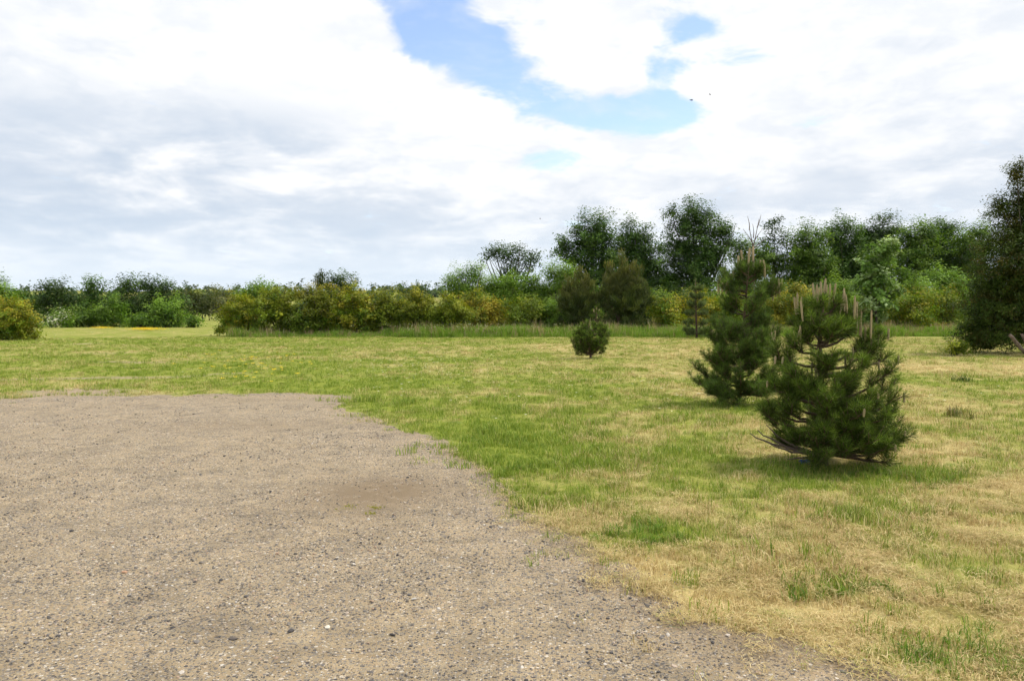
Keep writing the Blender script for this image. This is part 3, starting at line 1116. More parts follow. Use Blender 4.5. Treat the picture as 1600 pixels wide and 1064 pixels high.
plant('willow_shrub', 'round pale green shrub to the right of the young maple', 'shrub', 66,
      [(1430, 446, 22, 16), (1440, 466, 26, 22)], 'light', bush=True, cov=3.3, gap=.15)
plant('hawthorn_bush', 'yellow-green hawthorn bush at the foot of the round pale shrub', 'bush', 58,
      [(1420, 484, 30, 24), (1440, 476, 26, 26), (1400, 494, 20, 18)], 'haw', bush=True, cov=3.2, gap=.22)
plant('hawthorn_bush', 'brownish hawthorn bush beside the big dark hawthorn', 'bush', 60,
      [(1472, 468, 26, 26), (1485, 490, 26, 20)], 'hawdark', bush=True, cov=3.2, gap=.22)
plant('elder_shrub', 'mid green shrub above the brownish hawthorn bush', 'shrub', 70,
      [(1470, 436, 24, 20), (1495, 446, 22, 24)], 'mid', bush=True, cov=3.2, gap=.22)
# --- big dark hawthorn at the right edge
plant('hawthorn_tree', 'big dark hawthorn tree with reddish tinges cut off by the edge', 'tree', 31,
      [(1618, 300, 42, 46), (1596, 350, 50, 50), (1572, 408, 56, 52), (1560, 462, 58, 48), (1556, 510, 58, 40), (1650, 420, 90, 120), (1640, 510, 80, 42), (1588, 268, 12, 18), (1530, 526, 34, 24), (1562, 320, 12, 22)],
      'redhaw', 1625, L=.085, asp=.6, cov=4.4, cr=.20, gap=.06, trunk=.2, nl=30, npc=56, tip=(.11, .08, .026), tipw=.22)
plant('bramble_bush', 'low leafy bramble sprawling from the foot of the big dark hawthorn', 'bush', 29.5,
      [(1488, 536, 12, 8), (1500, 545, 14, 7)], 'hawgreen', bush=True, L=.09, cov=3, cr=.14, trunk=.02)

# --- hedge of hawthorns on the left
HG = 'hawthorn hedge across the middle'
for lb, pl, lab, tp in (
        ([(372, 478, 30, 22), (358, 496, 22, 24), (390, 492, 28, 26)], 'haw', 'orange-tinged hawthorn bush at the left end of the long hedge', (.34, .29, .03)),
        ([(438, 470, 32, 28), (420, 494, 34, 28), (452, 500, 34, 22)], 'hawgreen', 'olive green hawthorn bush, second from the left end of the long hedge', (.28, .26, .03)),
        ([(492, 470, 34, 28), (482, 498, 36, 24), (512, 496, 30, 26)], 'hawdark', 'brown-green hawthorn bush, third from the left end of the long hedge', (.32, .25, .033)),
        ([(548, 466, 32, 24), (540, 494, 34, 26), (566, 488, 28, 28)], 'haw', 'orange-topped hawthorn bush in the middle of the long hedge', (.38, .29, .033)),
        ([(604, 474, 30, 26), (594, 498, 32, 22), (618, 494, 28, 22)], 'hawgreen', 'leaf-green hawthorn bush right of the orange-topped one', (.30, .28, .035)),
        ([(652, 474, 30, 22), (645, 494, 32, 18), (672, 490, 26, 20)], 'hawgreen', 'yellow-topped hawthorn bush behind the flowering long grass', (.38, .31, .035)),
        ([(702, 480, 30, 20), (694, 494, 28, 16), (716, 492, 24, 16)], 'hawgreen', 'hawthorn bush at the right end of the long hedge, below the feathery willow', (.32, .29, .035))):
    plant('hawthorn_bush', lab, 'bush', 54, lb, pl, bush=True, group=HG, cov=3.8, gap=.2, tip=tp, tipw=.65, L=.15, cr=.27)
plant('broadleaf_tree', 'light green tree rising behind the orange left end of the hedge', 'tree', 84,
      [(405, 452, 24, 18), (392, 470, 26, 20), (425, 462, 16, 16)], 'mid', cov=3.3, gap=.2)
plant('oak_tree', 'dark dome-shaped oak peeping over the middle of the hedge', 'tree', 92,
      [(530, 437, 24, 12), (515, 445, 14, 12), (545, 450, 16, 14), (530, 470, 26, 24)], 'dark', cov=3.2, gap=.2)
plant('conifer_tree', 'slim dark conifer tip standing beside the dome-shaped oak over the hedge', 'conifer', 80,
      [(500, 436, 5, 14), (500, 455, 8, 20)], 'pinebush', 500, asp=.16, L=.34, cr=.25, updir=.8, mat=NEEDLE, cov=2.6)
plant('broadleaf_tree', 'low dark tree top behind the right part of the hedge', 'tree', 96,
      [(652, 450, 16, 8), (632, 454, 16, 7), (645, 475, 28, 22)], 'dark', cov=3.2, gap=.15)

# --- trees far left
plant('broadleaf_tree', 'green tree cut by the left edge behind the orange hawthorn', 'tree', 72,
      [(-4, 452, 20, 22), (8, 470, 22, 20), (-20, 480, 30, 24)], 'mid', -5, cov=3.4, gap=.2)
plant('hawthorn_bush', 'rust-orange hawthorn bush standing alone at the left edge', 'bush', 46,
      [(14, 484, 34, 22), (36, 500, 30, 24), (0, 508, 44, 22), (-30, 490, 40, 34)], 'haw', 5, bush=True, cov=3.8, gap=.2, tip=(.38, .26, .03), tipw=.9, L=.13, cr=.25)
LG = 'trees of the far left clump'
for lb, pl, lab, d in (
        ([(48, 474, 22, 22), (30, 462, 16, 14)], 'oak', 'olive tree behind the rust-orange hawthorn at the left', 96),
        ([(90, 452, 27, 16), (78, 470, 22, 22), (106, 474, 20, 24)], 'dark', 'dark oak with a low domed crown, leftmost oak of the far clump', 92),
        ([(146, 445, 18, 14), (150, 470, 20, 24), (134, 484, 20, 20)], 'oak', 'narrow-topped oak in the far clump with sky on both sides', 91),
        ([(200, 446, 22, 15), (192, 472, 26, 26)], 'oak', 'oak joined to the left flank of the broadest far crown', 92),
        ([(238, 446, 30, 15), (255, 462, 30, 20), (225, 478, 34, 24), (275, 476, 18, 22)], 'dark', 'broadest dark oak crown of the far left clump', 93),
        ([(172, 484, 24, 20), (160, 494, 22, 14)], 'mid', 'rounded green tree in front of the narrow-topped far oak', 87),
        ([(262, 482, 28, 22), (250, 494, 26, 15)], 'mid', 'rounded green tree in front of the broadest far oak', 86),
        ([(120, 490, 22, 18), (108, 496, 16, 12)], 'wood', 'green shrubby tree in front of the leftmost far oak', 86)):
    plant('broadleaf_tree', lab, 'tree', d, lb, pl, cov=3.4, gap=.2, group=LG, skirt=True)
plant('elder_bush', 'elder bush flecked with white blossom at the foot of the far left clump', 'bush', 84,
      [(86, 499, 18, 10), (100, 497, 10, 11)], 'light', bush=True, cov=3.4, white=.45)
plant('shrub', 'low green shrub in front of the far clump, below its broadest crown', 'shrub', 85,
      [(212, 500, 18, 9), (228, 502, 12, 7)], 'mid', bush=True, cov=3.4)
plant('shrub', 'dark green shrub at the right foot of the far clump', 'shrub', 85,
      [(268, 500, 16, 10), (254, 503, 10, 7)], 'wood', bush=True, cov=3.4)
plant('round_bush', 'small round green bush standing by itself on the far grass', 'bush', 84,
      [(301, 498, 9, 11), (301, 506, 7, 5)], 'mid', bush=True, cov=3.6)
plant('broadleaf_tree', 'grey-green distant tree behind the small round bush', 'tree', 150,
      [(318, 468, 24, 22), (330, 480, 20, 16), (300, 474, 22, 24)], 'grey', cov=3.2, gap=.15)
plant('broadleaf_tree', 'grey-green distant tree just left of the long hedge', 'tree', 170,
      [(346, 474, 18, 18), (362, 470, 16, 16)], 'grey', cov=3.2, gap=.15)

# --- far wooded ridge
rngf = np.random.default_rng(21)
lob = []
for az in np.radians(np.arange(-48, 48, .13)):
    d = rngf.uniform(500, 760)
    xx, yy = d * math.tan(az), d
    hh = float(24 * sstep(np.array(yy), 520, 800) * (0.7 + .6 * fbm(np.array(xx * .006 + 5), np.array(yy * .006), 3.3, 3)))
    rr = rngf.uniform(4.0, 7.5)
    lob.append(((xx, yy, hh + rr * .35), (rr * 1.3, rr, rr * rngf.uniform(.8, 1.1))))
me, _ = crown_mesh('far_wood', lob, 600, PAL['far'], 2.4, .8, 1.6, 1.6, npc=20, seed=77)
tag(obj('far_wood', me), 'bluish wooded ridge along the horizon', 'woodland', kind='stuff')

# thin haze that turns the far ridge blue
hv = np.array([[x_, y_, z_] for z_ in (-2.5, 62) for y_ in (-4100, 4100) for x_ in (-4100, 4100)], float)
hf = np.array([[0, 2, 3, 1], [4, 5, 7, 6], [0, 1, 5, 4], [2, 6, 7, 3], [0, 4, 6, 2], [1, 3, 7, 5]])
hm = bpy.data.materials.new('haze_air')
hm.use_nodes = True
hn = hm.node_tree.nodes
hn.clear()
pv = hn.new('ShaderNodeVolumePrincipled')
pv.inputs['Color'].default_value = (.80, .88, 1.0, 1)
pv.inputs['Density'].default_value = .00004
ho = hn.new('ShaderNodeOutputMaterial')
hm.node_tree.links.new(pv.outputs[0], ho.inputs['Volume'])
tag(obj('haze', make_mesh('haze', hv, hf, hm)), 'thin blue summer haze over the far ridge', kind='stuff')

# ------------------------------------------------------------------ long grass and flowers
BLPAL = [(.17, .30, .04), (.22, .35, .05), (.14, .26, .035), (.19, .31, .045), (.33, .33, .11)]


def long_grass(name, label, xs, Ds, n, h, seed, flowers=0):
    rng = np.random.default_rng(seed)
    px = rng.uniform(*xs, n)
    D = rng.uniform(*Ds, n)
    pts = np.array([P(a, 500, d) for a, d in zip(px, D)])
    pts[:, 2] = relief(pts[:, 0], pts[:, 1]) - .02
    front = Ds[0] + 1.6 * vnoise(pts[:, 0] * .35, 0 * pts[:, 0], 1.5)
    k = D > front
    pts, D, front = pts[k], D[k], front[k]
    n = len(pts)
    hv = (.55 + .45 * sstep(D - front, 0, 1.5)) * (.30 + 1.15 * fbm(pts[:, 0] * .5, pts[:, 1] * .5, 3.0, 3)) + rng.normal(0, .16, n)
    protos = [blades_mesh('long_blades', 30, .28, h * .5, h, .028, .45, rng=rng, mat=LEAF, pal=BLPAL) for _ in range(4)]
    protos += [blades_mesh('seed_heads', 9, .3, h * 1.0, h * 1.35, .03, .35, rng=rng, mat=LEAF, pal=[(.36, .27, .17), (.30, .2, .15), (.42, .38, .22)]) for _ in range(2)]
    o = scatter_object(name, pts, zrot(n, .06, rng), np.clip(hv, .3, 1.4), np.where(rng.random(n) < .86, rng.integers(0, 4, n), rng.integers(4, 6, n)), protos)
    return tag(o, label, 'grass', kind='stuff')


long_grass('long_grass', 'strip of unmown long grass in front of the hedge and shrubs', (598, 1130), (50.3, 56), 3600, .82, 1)
long_grass('long_grass', 'long grass strip running on behind the two big pines', (1130, 1500), (51.5, 57), 2400, .7, 2)
long_grass('long_grass', 'fringe of long grass along the foot of the left hedge', (385, 600), (50.5, 53), 1500, .5, 3)
long_grass('long_grass', 'tall grass clump in front of the orange left end of the hedge', (360, 440), (51, 52.6), 420, .85, 4)


def specks(name, label, cat, pts, size, col, seed, h=(0.05, .1), petals=5):
    """little flower heads: a few tilted petals each"""
    rng = np.random.default_rng(seed)
    n = len(pts)
    base = np.asarray(pts, float).copy()
    base[:, 2] = relief(base[:, 0], base[:, 1]) + rng.uniform(*h, n)
    a = (np.arange(petals) / petals * 2 * np.pi)[None] + rng.random((n, 1)) * 6.28
    S = (size * rng.uniform(.7, 1.3, n))[:, None, None]
    d = np.stack([np.cos(a), np.sin(a), np.full_like(a, .25)], -1)
    s = np.stack([-np.sin(a), np.cos(a), np.zeros_like(a)], -1)
    b = base[:, None, :]
    v = np.stack([b + 0 * d, b + d * S * .6 + s * S * .35, b + d * S, b + d * S * .6 - s * S * .35], 2)
    f = np.arange(n * petals * 4).reshape(-1, 4)
    c = np.repeat(np.array(col)[rng.integers(0, len(col), n)], petals * 4, 0)
    return tag(obj(name, make_mesh(name, v.reshape(-1, 3), f, PETAL, colors=c)), label, cat, kind='stuff')


rng = np.random.default_rng(31)
n = 420
pp = np.array([P(a, 500, d) for a, d in zip(np.concatenate([rng.normal(700, 50, n // 2), rng.uniform(600, 1000, n // 2)]), rng.uniform(50.3, 54, n))])
specks('cow_parsley', 'white flower heads standing in the long grass', 'flowers', pp, .05, [(.75, .75, .68), (.6, .55, .45)], 32, (.5, .9), 6)
q = []
for (px, py, sx, sy, k) in ((1000, 545, 250, 12, 300), (630, 573, 60, 14, 200), (700, 555, 120, 10, 200), (450, 540, 120, 8, 120), (90, 525, 40, 5, 120), (1000, 590, 250, 25, 250)):
    for _ in range(k):
        a, b_ = rng.normal(px, sx), max(520, rng.normal(py, sy))
        q.append(G(a, b_))
q = np.array(q)
q = q[gravel_mask(q[:, 0], q[:, 1]) < -.1]
specks('clover_flowers', 'scattered white clover heads in the short grass', 'flowers', q, .025, [(.75, .75, .68)], 33, (.04, .08))
q = []
for (px, py, sx, sy, k) in ((228, 516, 13, .8, 1100), (160, 514, 9, .6, 350), (400, 575, 50, 12, 70)):
    for _ in range(k):
        q.append(G(rng.normal(px, sx), max(505, rng.normal(py, sy))))
q = np.array(q)
q = q[gravel_mask(q[:, 0], q[:, 1]) < -.1]
specks('buttercups', 'yellow buttercup flowers in patches on the far grass', 'flowers', q, .06, [(.78, .56, .02)], 34, (.10, .2))


# ------------------------------------------------------------------ young pines
def pine(name, label, base_px, D, trunk_px, tips, seed, needle=.105, nw=.0042, dens=560, cand=(), auto=(), tr=.035, pal=None, sub=(.52, .78), sublen=.36, bare=5, lead=3, candle_r=.0115, dead=()):
    """trunk_px: trunk line in photo pixels; tips: (px, py, depth offset in m) of branch ends"""
    rng = np.random.default_rng(seed)
    m = D / F
    b = P(base_px[0], 500, D)
    b[2] = float(relief(np.array(b[0]), np.array(b[1]))) - .02
    pal = np.array(pal or [(.050, .085, .013), (.078, .122, .018), (.12, .172, .028)])
    root = empty(name, b, label, 'pine')

    def loc(px, py, dz=0.0):
        return np.array([(px - base_px[0]) * m * (1 + dz / D), dz, max(.03, (base_px[1] - py) * m)])
    tk = np.array([loc(*p) for p in trunk_px])
    tk[0] = (0, 0, -.05)
    tz = tk[:, 2]
    parts = [tube(tk, tr * np.linspace(1.15, .28, len(tk)), 8)]
    obj('trunk', make_mesh('trunk', *join(parts), PBARK, smooth=True), root)
    brs, twigs, deads = [], [], []
    cpos = []

    def trunk_at(h):
        return np.array([np.interp(h, tz, tk[:, k]) for k in range(3)])

    def branch(tip, isdead=False):
        hd = math.hypot(tip[0] - trunk_at(tip[2])[0], tip[1])
        h0 = np.clip(tip[2] - hd * rng.uniform(.15, .55) - .04, .08 * tz[-1], tz[-1] * .93)
        st = trunk_at(h0)
        ln = np.linalg.norm(tip - st)
        mid = st * .35 + tip * .65
        mid[2] = st[2] + .22 * (tip[2] - st[2]) - .03 * ln
        path = bez(st, mid, tip, 9)
        path[1:-1] += rng.normal(0, .012 * ln, (7, 3))
        (deads if isdead else brs).append(tube(path, np.linspace(.012 + .012 * ln, .005, 9), 5))
        if isdead:
            return
        twigs.append(path[bare:] if ln > .4 else path[bare - 1:])
        for f in sub:
            if ln < .25 and f < .7:
                continue
            i = f * 8
            p0 = path[int(i)] * (1 - i % 1) + path[min(8, int(i) + 1)] * (i % 1)
            tdir = unit(path[min(8, int(i) + 1)] - path[int(i)])
            for sgn in (-1, 1, 0):
                side = unit(np.cross(tdir, [0, 0, 1.]) * sgn + np.array([0, 0, .9 if sgn == 0 else 0]) + rng.normal(0, .25, 3))
                L = min(.42, ln) * sublen * 2 * rng.uniform(.45, 1.1) * (1.15 - f * .5) * (.7 if sgn == 0 else 1)
                d = unit(tdir * .7 + side * .8 + np.array([0, 0, .35]))
                p2 = p0 + d * L + np.array([0, 0, .38 * L])
                pth = bez(p0, p0 + d * L * .55 - np.array([0, 0, .04 * L]), p2, 5)
                brs.append(tube(pth, np.linspace(.006, .0035, 5), 4))
                twigs.append(pth)

    for t in tips:
        branch(loc(*t))
    for (h0, h1, r0, r1, k) in auto:                   # filling branches all round between two heights
        for i in range(k):
            f = rng.random()
            h = h0 + (h1 - h0) * f
            r = (r0 + (r1 - r0) * f) * rng.uniform(.65, 1.0)
            a = rng.random() * 6.283
            c = trunk_at(h)
            branch(np.array([c[0] + r * math.cos(a), r * math.sin(a), max(.12, h + rng.normal(0, .06))]))
    for t in dead:
        branch(loc(*t), True)
    twigs.append(tk[-lead:])
    obj('branches', make_mesh('branches', *join(brs), PBARK, smooth=True), root)
    if deads:
        tag(obj('branches', make_mesh('branches', *join(deads), DEADWOOD, smooth=True), root), 'bare dead lower twigs')
    # needles, brush-like round every twig
    Pn, Dn, Cn = [], [], []
    for tw in twigs:
        seg = np.linalg.norm(np.diff(tw, axis=0), axis=1)
        L = seg.sum()
        n = int(L * dens) + 26
        t = np.append(rng.random(n - 22), np.full(22, .985)) * L
        cs = np.concatenate([[0], np.cumsum(seg)])
        p = np.stack([np.interp(t, cs, tw[:, k]) for k in range(3)], -1)
        ii = np.clip(np.searchsorted(cs, t) - 1, 0, len(seg) - 1)
        td = unit(np.diff(tw, axis=0))[ii]
        rd = unit(rng.normal(size=(n, 3)))
        d = unit(td * rng.uniform(.35, 1.1, (n, 1)) + rd * .85 + np.array([0, 0, .12]))
        Pn.append(p)
        Dn.append(d)
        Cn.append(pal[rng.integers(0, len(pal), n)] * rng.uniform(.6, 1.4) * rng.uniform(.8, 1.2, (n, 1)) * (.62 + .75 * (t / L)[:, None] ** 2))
    pos, d, col = np.vstack(Pn), np.vstack(Dn), np.vstack(Cn)
    k = (pos + d * needle)[:, 2] > .0
    pos, d, col = pos[k], d[k], col[k]
    n = len(pos)
    s = unit(np.cross(d, rng.normal(size=(n, 3))))
    Ls = (needle * rng.uniform(.7, 1.15, n))[:, None]
    v = np.stack([pos, pos + d * Ls * .5 + s * nw * .5, pos + d * Ls, pos + d * Ls * .5 - s * nw * .5], 1)
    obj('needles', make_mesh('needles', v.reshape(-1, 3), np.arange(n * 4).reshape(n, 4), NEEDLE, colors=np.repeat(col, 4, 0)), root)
    # candles: pale upright new shoots
    if cand:
        pth = np.array([[0, 0, 0], [0, 0, .25], [.01, 0, .6], [.0, 0, .88], [0, 0, 1.]])
        v, f = tube(pth * np.array([1, 1, 1]), np.array([.7, 1, 1.05, .95, .45]), 7)
        cm = make_mesh('candle', v, f, CANDLE_M, smooth=True)
        for (px, py, dz, L) in cand:
            o = obj('candle', cm, root)
            p = loc(px, py, dz)
            L = L * m
            o.location = (p[0], p[1], p[2] - L)
            o.scale = (candle_r, candle_r, L)
            o.rotation_euler = (rng.normal(0, .07), rng.normal(0, .09), rng.random() * 6.28)
    return root


# nearest pine
rp = np.random.default_rng(41)
tips = [(1250, 490, .0), (1262, 482, -.2), (1273, 476, .15), (1287, 470, 0), (1300, 474, -.15), (1313, 480, .1), (1322, 492, 0), (1243, 508, .1), (1328, 510, -.1), (1262, 512, -.3), (1305, 512, -.3), (1285, 505, .32), (1246, 525, -.15), (1318, 528, .2), (1280, 520, -.35), (1260, 530, .2),
        (1342, 490, .1), (1352, 512, .25), (1326, 510, .35), (1375, 520, .15), (1388, 530, 0), (1366, 540, -.15), (1398, 556, .1), (1385, 565, -.3), (1402, 598, .05), (1392, 615, -.35), (1402, 640, 0),
        (1430, 684, .05), (1420, 660, .2), (1392, 722, -.2), (1412, 706, .15), (1375, 690, -.45), (1400, 672, -.25),
        (1212, 556, .1), (1226, 540, -.15), (1203, 600, .05), (1215, 580, -.3), (1232, 570, .3), (1218, 640, -.15), (1200, 646, .2), (1240, 612, -.4),
        (1228, 682, -.2), (1240, 700, .2), (1222, 662, .35),
        (1265, 612, -.6), (1310, 632, -.7), (1292, 592, -.5), (1342, 612, -.5), (1252, 656, -.6), (1332, 672, -.7), (1290, 690, -.6), (1360, 642, -.55), (1270, 565, -.35), (1330, 570, -.4)]
cand = []
for (cx, cy, w, k, L) in ((1288, 434, 22, 8, 36), (1253, 454, 9, 4, 34), (1318, 450, 10, 4, 34), (1341, 470, 12, 7, 42), (1352, 500, 6, 3, 26), (1240, 500, 6, 2, 22), (1380, 510, 12, 4, 22), (1278, 560, 8, 3, 22), (1330, 540, 8, 3, 40), (1400, 545, 3, 1, 18), (1375, 565, 6, 2, 14), (1213, 548, 8, 2, 14)):
    for i in range(k):
        cand.append((cx + (i - (k - 1) / 2) * 2 * w / max(k, 2) + rp.normal(0, 1), cy + rp.uniform(0, 14) + abs(i - (k - 1) / 2) * 2, rp.uniform(-.18, .18), L * rp.uniform(.75, 1.1)))
for t in tips[20:]:
    if rp.random() < .3:
        cand.append((t[0] + rp.normal(0, 2), t[1] - rp.uniform(2, 6), t[2], rp.uniform(8, 13)))
pine('pine_tree', 'nearest dark young pine with pale upright candles, spreading low over the grass', (1290, 732), 8.35,
     [(1290, 732), (1289, 690), (1287, 640), (1284, 590), (1281, 545), (1283, 510), (1286, 478)], tips, 51, cand=cand,
     auto=((.22, .75, .72, .62, 20), (.6, 1.1, .5, .38, 15)), tr=.045, sublen=.27, dead=((1180, 672, -.1), (1192, 690, -.2), (1205, 668, .1), (1186, 684, .2), (1215, 712, -.3), (1240, 716, -.4), (1390, 735, -.1)))
# taller pine behind it
tips = [(1130, 436, 0), (1138, 440, .2), (1124, 446, -.15), (1212, 444, 0), (1204, 452, .2), (1218, 452, -.1), (1168, 408, 0), (1158, 415, .15), (1186, 420, -.1), (1192, 424, .15), (1150, 420, -.2), (1178, 425, .2),
        (1108, 524, 0), (1118, 505, .2), (1100, 560, -.2), (1090, 572, .1), (1088, 595, 0), (1095, 610, -.4), (1112, 622, -.5), (1135, 628, -.6), (1110, 545, -.4), (1125, 520, -.3),
        (1205, 520, 0), (1215, 545, .2), (1222, 520, .1), (1228, 570, 0), (1218, 600, -.3), (1230, 610, .2), (1195, 540, -.4), (1190, 610, -.6), (1150, 530, -.4), (1170, 560, -.6), (1140, 580, -.7), (1165, 600, -.8), (1180, 515, .4), (1140, 505, .4)]
cand = []
for (cx, cy, w, k, L) in ((1168, 384, 9, 4, 24), (1155, 395, 5, 3, 22), (1188, 402, 6, 4, 26), (1128, 432, 6, 4, 22), (1212, 434, 7, 5, 26), (1142, 420, 5, 3, 18), (1118, 512, 5, 2, 12), (1188, 495, 6, 3, 14), (1205, 512, 6, 3, 18)):
    for i in range(k):
        cand.append((cx + (i - (k - 1) / 2) * 2 * w / max(k, 2), cy + rp.uniform(0, 8), rp.uniform(-.12, .12), L * rp.uniform(.75, 1.05)))
pine('pine_tree', 'taller open-topped young pine just behind the nearest one, its upper branches curving upward', (1156, 632), 13.9,
     [(1156, 632), (1157, 600), (1159, 560), (1161, 520), (1164, 480), (1167, 440), (1169, 412)], tips, 52, needle=.11, nw=.005, dens=420, bare=3, lead=4, sub=(.4, .62, .84), cand=cand,
     auto=((.25, 1.0, .74, .58, 18), (1.0, 1.75, .56, .44, 13), (1.75, 2.35, .4, .22, 8)), tr=.036, candle_r=.02, pal=[(.058, .10, .02), (.082, .13, .025), (.115, .17, .034)], sublen=.36)
# little ball-shaped pine
rp = np.random.default_rng(44)
tips = []
for i in range(62):
    u = unit(rp.normal(size=3))
    k = rp.uniform(.72, 1.08)
    tips.append((922 + 29 * u[0] * k, 530 - 26 * u[2] * k, u[1] * .62 * k))
tips += [(896, 541, 0), (901, 553, -.1), (944, 549, 0), (932, 480, 0), (927, 487, .05), (938, 488, -.05), (932, 492, .1), (925, 495, -.08), (939, 496, .06)]
pine('pine_tree', 'little ball-shaped dark pine with a short leader, alone in the middle of the field', (923, 560), 27.8,
     [(923, 560), (923, 545), (925, 525), (929, 508), (932, 495), (932, 484)], tips, 53, nw=.010, dens=170, needle=.10, tr=.04,
     cand=[(932 + a, 478 + abs(a), 0, 5) for a in (-4, 0, 4)], candle_r=.025, sub=(.55, .8))
# slender far pine by the long grass
tips = [(1088 + s * w, y, dz) for (y, w) in ((450, 6), (462, 9), (474, 13), (488, 17), (502, 20), (515, 20), (522, 14)) for s, dz in ((-1, 0), (1, .1), (.3, -.7), (-.4, .6), (.7, -.4), (-.7, -.5))]
pine('pine_tree', 'slender grey-green pine at the edge of the long grass, left of the taller pine', (1089, 528), 49.5,
     [(1089, 528), (1088, 500), (1087, 470), (1086, 436)], tips, 54, nw=.022, dens=110, needle=.17, tr=.07, sub=(.5, .75), pal=[(.085, .125, .045), (.11, .15, .055), (.13, .165, .06)])

# ------------------------------------------------------------------ small things
# leaning weathered posts by the dark hawthorn
for i, (a, c, r, lab) in enumerate((((1577, 523), (1612, 580), .07, 'thick weathered timber post leaning out under the big dark hawthorn'),
                                    ((1597, 522), (1616, 560), .06, 'thinner weathered post beside the thick leaning one, at the picture edge'))):
    p1, p0 = P(*a, 28.6 + i * .3), P(*c, 28.6 + i * .3)
    p0[2] = max(p0[2], -.1)
    t = np.linspace(0, 1, 9)[:, None]
    pth = p0 + (p1 - p0) * t + np.random.default_rng(i).normal(0, .008, (9, 3))
    b = p0.copy()
    v, f = tube(pth - b, r * np.array([1.1, 1.05, 1.03, 1, .98, 1.0, .97, .95, .85]), 9)
    o = obj('timber_post', make_mesh('timber_post', v, f, DEADWOOD, smooth=True), loc=b)
    tag(o, lab, 'post')

# grass tufts and weeds one can point at
TUFT = [(.09, .18, .025), (.13, .235, .03), (.18, .28, .04), (.30, .29, .09)]


def tuft(px, py, n, rad, h, label, pal=TUFT, w=.005, name='grass_tuft'):
    p = G(px, py)
    p[2] = float(relief(np.array(p[0]), np.array(p[1])))
    me = blades_mesh('blades', n, rad, h * .2, h * .75, w, 1.2, rng=np.random.default_rng(px), mat=LEAF, pal=pal, ragged=True)
    return tag(obj(name, me, loc=p), label, 'grass tuft', kind='stuff' if n >= 300 else None)


tuft(985, 832, 420, .20, .15, 'dark green grass tuft on the edge of the gravel, left of its twin')
tuft(1025, 850, 380, .18, .13, 'dark green grass tuft on the gravel edge, right half of the pair')
tuft(1285, 922, 300, .16, .12, 'fresh green grass tuft among straw, right of the pair on the gravel edge')
tuft(1385, 930, 220, .14, .11, 'small bright green tuft among dry straw in the lower right')
tuft(1480, 1010, 520, .30, .14, 'large lush green grass patch in the lower right corner area')
tuft(1575, 1050, 420, .28, .14, 'lush green grass patch in the bottom right corner')
tuft(632, 632, 60, .12, .22, 'single upright weed standing in the grass beyond the gravel corner', w=.012)
tuft(775, 690, 500, .45, .11, 'dark green grass patch bulging towards the gravel edge', w=.006)
tuft(800, 738, 300, .22, .12, 'dark grass tuft at the gravel edge below the dark green patch', w=.006)
tuft(1485, 650, 160, .30, .34, 'tall loose weed clump on the straw right of the nearest pine', [(.09, .13, .03), (.16, .17, .05), (.2, .15, .07)], w=.010)
tuft(1500, 597, 120, .25, .30, 'small weed clump on the mown grass before the dark hawthorn', [(.08, .13, .03), (.14, .17, .05)], w=.014)
tuft(560, 797, 330, .14, .05, 'yellow-green moss tuft on the gravel beside the damp patch', [(.30, .28, .03), (.24, .25, .03)], w=.006, name='moss_tuft')
# unmown ring round the nearest pine
for i, (px, py, lab) in enumerate(((1225, 728, 'rough grass left of the nearest pine trunk'), (1275, 742, 'rough grass in front of the nearest pine trunk'),
                                   (1335, 745, 'rough grass at the right front of the nearest pine'), (1420, 742, 'rough green grass below the right branches of the nearest pine'),
                                   (1475, 750, 'rough green grass farthest right of the nearest pine'))):
    tuft(px, py, 420, .34, .17, lab, TUFT + [(.25, .22, .10)])
tuft(1140, 633, 500, .75, .16, 'rough grass at the foot of the taller pine', TUFT + [(.25, .22, .10)], w=.007)

# blue scrap of litter
p = G(1262, 729)
rng = np.random.default_rng(9)
gx_, gy_ = np.meshgrid(np.linspace(-.09, .09, 7), np.linspace(-.05, .05, 5))
gz_ = .05 + .03 * np.sin(gx_ * 50 + 1) * np.cos(gy_ * 60) + rng.normal(0, .008, gx_.shape)
v = np.stack([gx_.ravel(), gy_.ravel(), gz_.ravel()], -1)
f = np.array([[r * 7 + c, r * 7 + c + 1, (r + 1) * 7 + c + 1, (r + 1) * 7 + c] for r in range(4) for c in range(6)])
o = obj('plastic_scrap', make_mesh('plastic_scrap', v, f, plain_material('blue_plastic', (.01, .05, .22), (.02, .09, .35), 20, .4)), loc=p)
tag(o, 'crumpled blue plastic scrap under the nearest pine', 'litter')

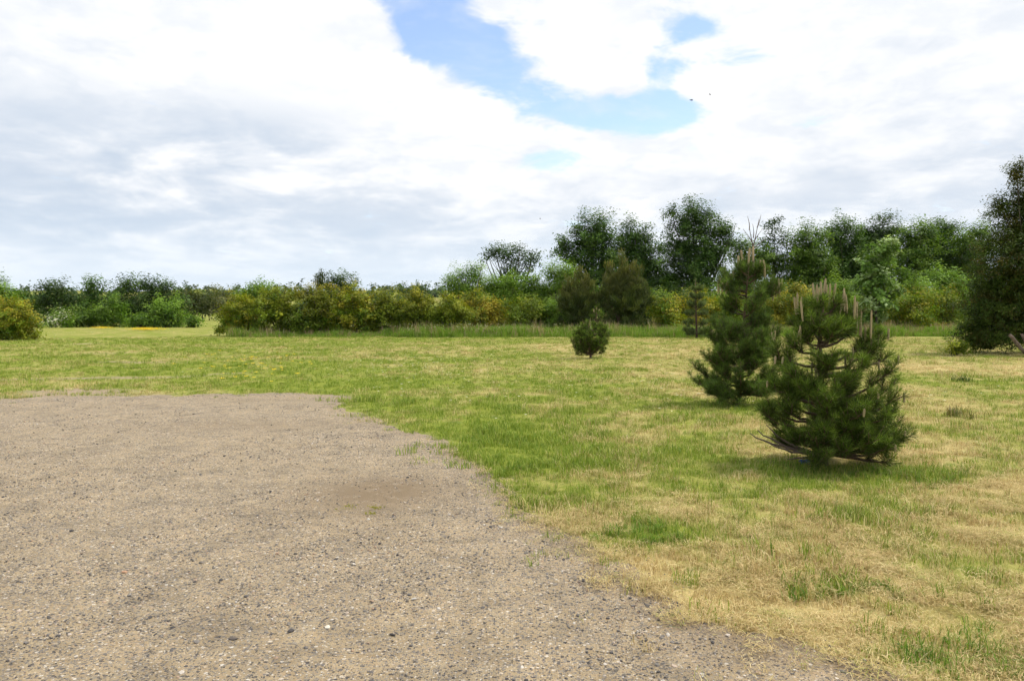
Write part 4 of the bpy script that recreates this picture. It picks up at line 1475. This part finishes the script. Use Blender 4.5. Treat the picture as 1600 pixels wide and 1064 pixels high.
# stones that stand out on the gravel
for i, (px, py, s, c, lab) in enumerate(((365, 1008, .035, (.09, .075, .065), 'flat dark stone on the gravel near the bottom edge'),
                                         (455, 995, .034, (.06, .055, .055), 'black lump of stone on the gravel, right of the flat dark stone'),
                                         (613, 999, .03, (.055, .05, .048), 'small black stone on the gravel at bottom centre'),
                                         (647, 942, .032, (.42, .40, .37), 'pale grey stone on the gravel above the small black stone'),
                                         (512, 989, .03, (.6, .56, .48), 'whitish flat stone on the gravel between two black stones'),
                                         (195, 899, .03, (.45, .27, .17), 'pinkish stone on the gravel at lower left'),
                                         (112, 829, .035, (.06, .055, .055), 'dark flat stone on the gravel at middle left'))):
    me = STONES[i % 8].copy()
    me.materials.clear()
    me.materials.append(plain_material('stone_%d' % i, tuple(k * .75 for k in c), tuple(k * 1.15 for k in c), 40, .85))
    p = G(px, py)
    p[2] = float(relief(np.array(p[0]), np.array(p[1]))) + .016 + s * .15
    o = obj('stone', me, loc=p)
    o.scale = (s * .75, s * .6, s * .55)
    o.rotation_euler = (.1, .05, i * 1.3)
    tag(o, lab, 'stone')

# birds
for px, py, D, span, bank, lab in ((1080, 157, 70, .5, .15, 'lower of two small birds flying in front of the clouds, wings spread flat'),
                                   (1109, 148, 70, .32, 1.0, 'upper of two small dark birds flying in front of the clouds'),
                                   (844, 342, 90, .3, .7, 'tiny lone bird flying low over the oak wood')):
    s = span
    body = tube(np.array([[-.22, 0, 0], [-.12, 0, .01], [0, 0, .02], [.12, 0, .02], [.2, 0, .02], [.25, 0, .01]]) * s * 1.6, np.array([.01, .05, .075, .06, .045, .008]) * s * 1.5, 6)
    wv, wf = [], []
    for sg in (-1, 1):
        k = len(wv)
        wv += [(.12, sg * .03, .03), (-.06, sg * .03, .03), (-.05, sg * .28, .12), (.10, sg * .26, .12), (-.10, sg * .5, .08), (-.03, sg * .5, .08)]
        wf += [[k, k + 1, k + 2, k + 3], [k + 3, k + 2, k + 4, k + 5]]
    loc = P(px, py, D)
    root = empty('bird', loc, lab, 'bird', 'birds in the sky')
    root.rotation_euler = (bank, 0, .4)
    DARKF = bpy.data.materials.get('dark_feather') or plain_material('dark_feather', (.03, .03, .032), (.06, .06, .06), 20)
    obj('body', make_mesh('body', *body, DARKF, smooth=True), root)
    wv = np.array(wv) * s
    tv = np.vstack([wv, wv + np.array([0, 0, -.012 * s])])
    tf = np.vstack([np.array(wf), np.array(wf)[:, ::-1] + len(wv)])
    obj('wings', make_mesh('wings', tv, tf, DARKF), root)
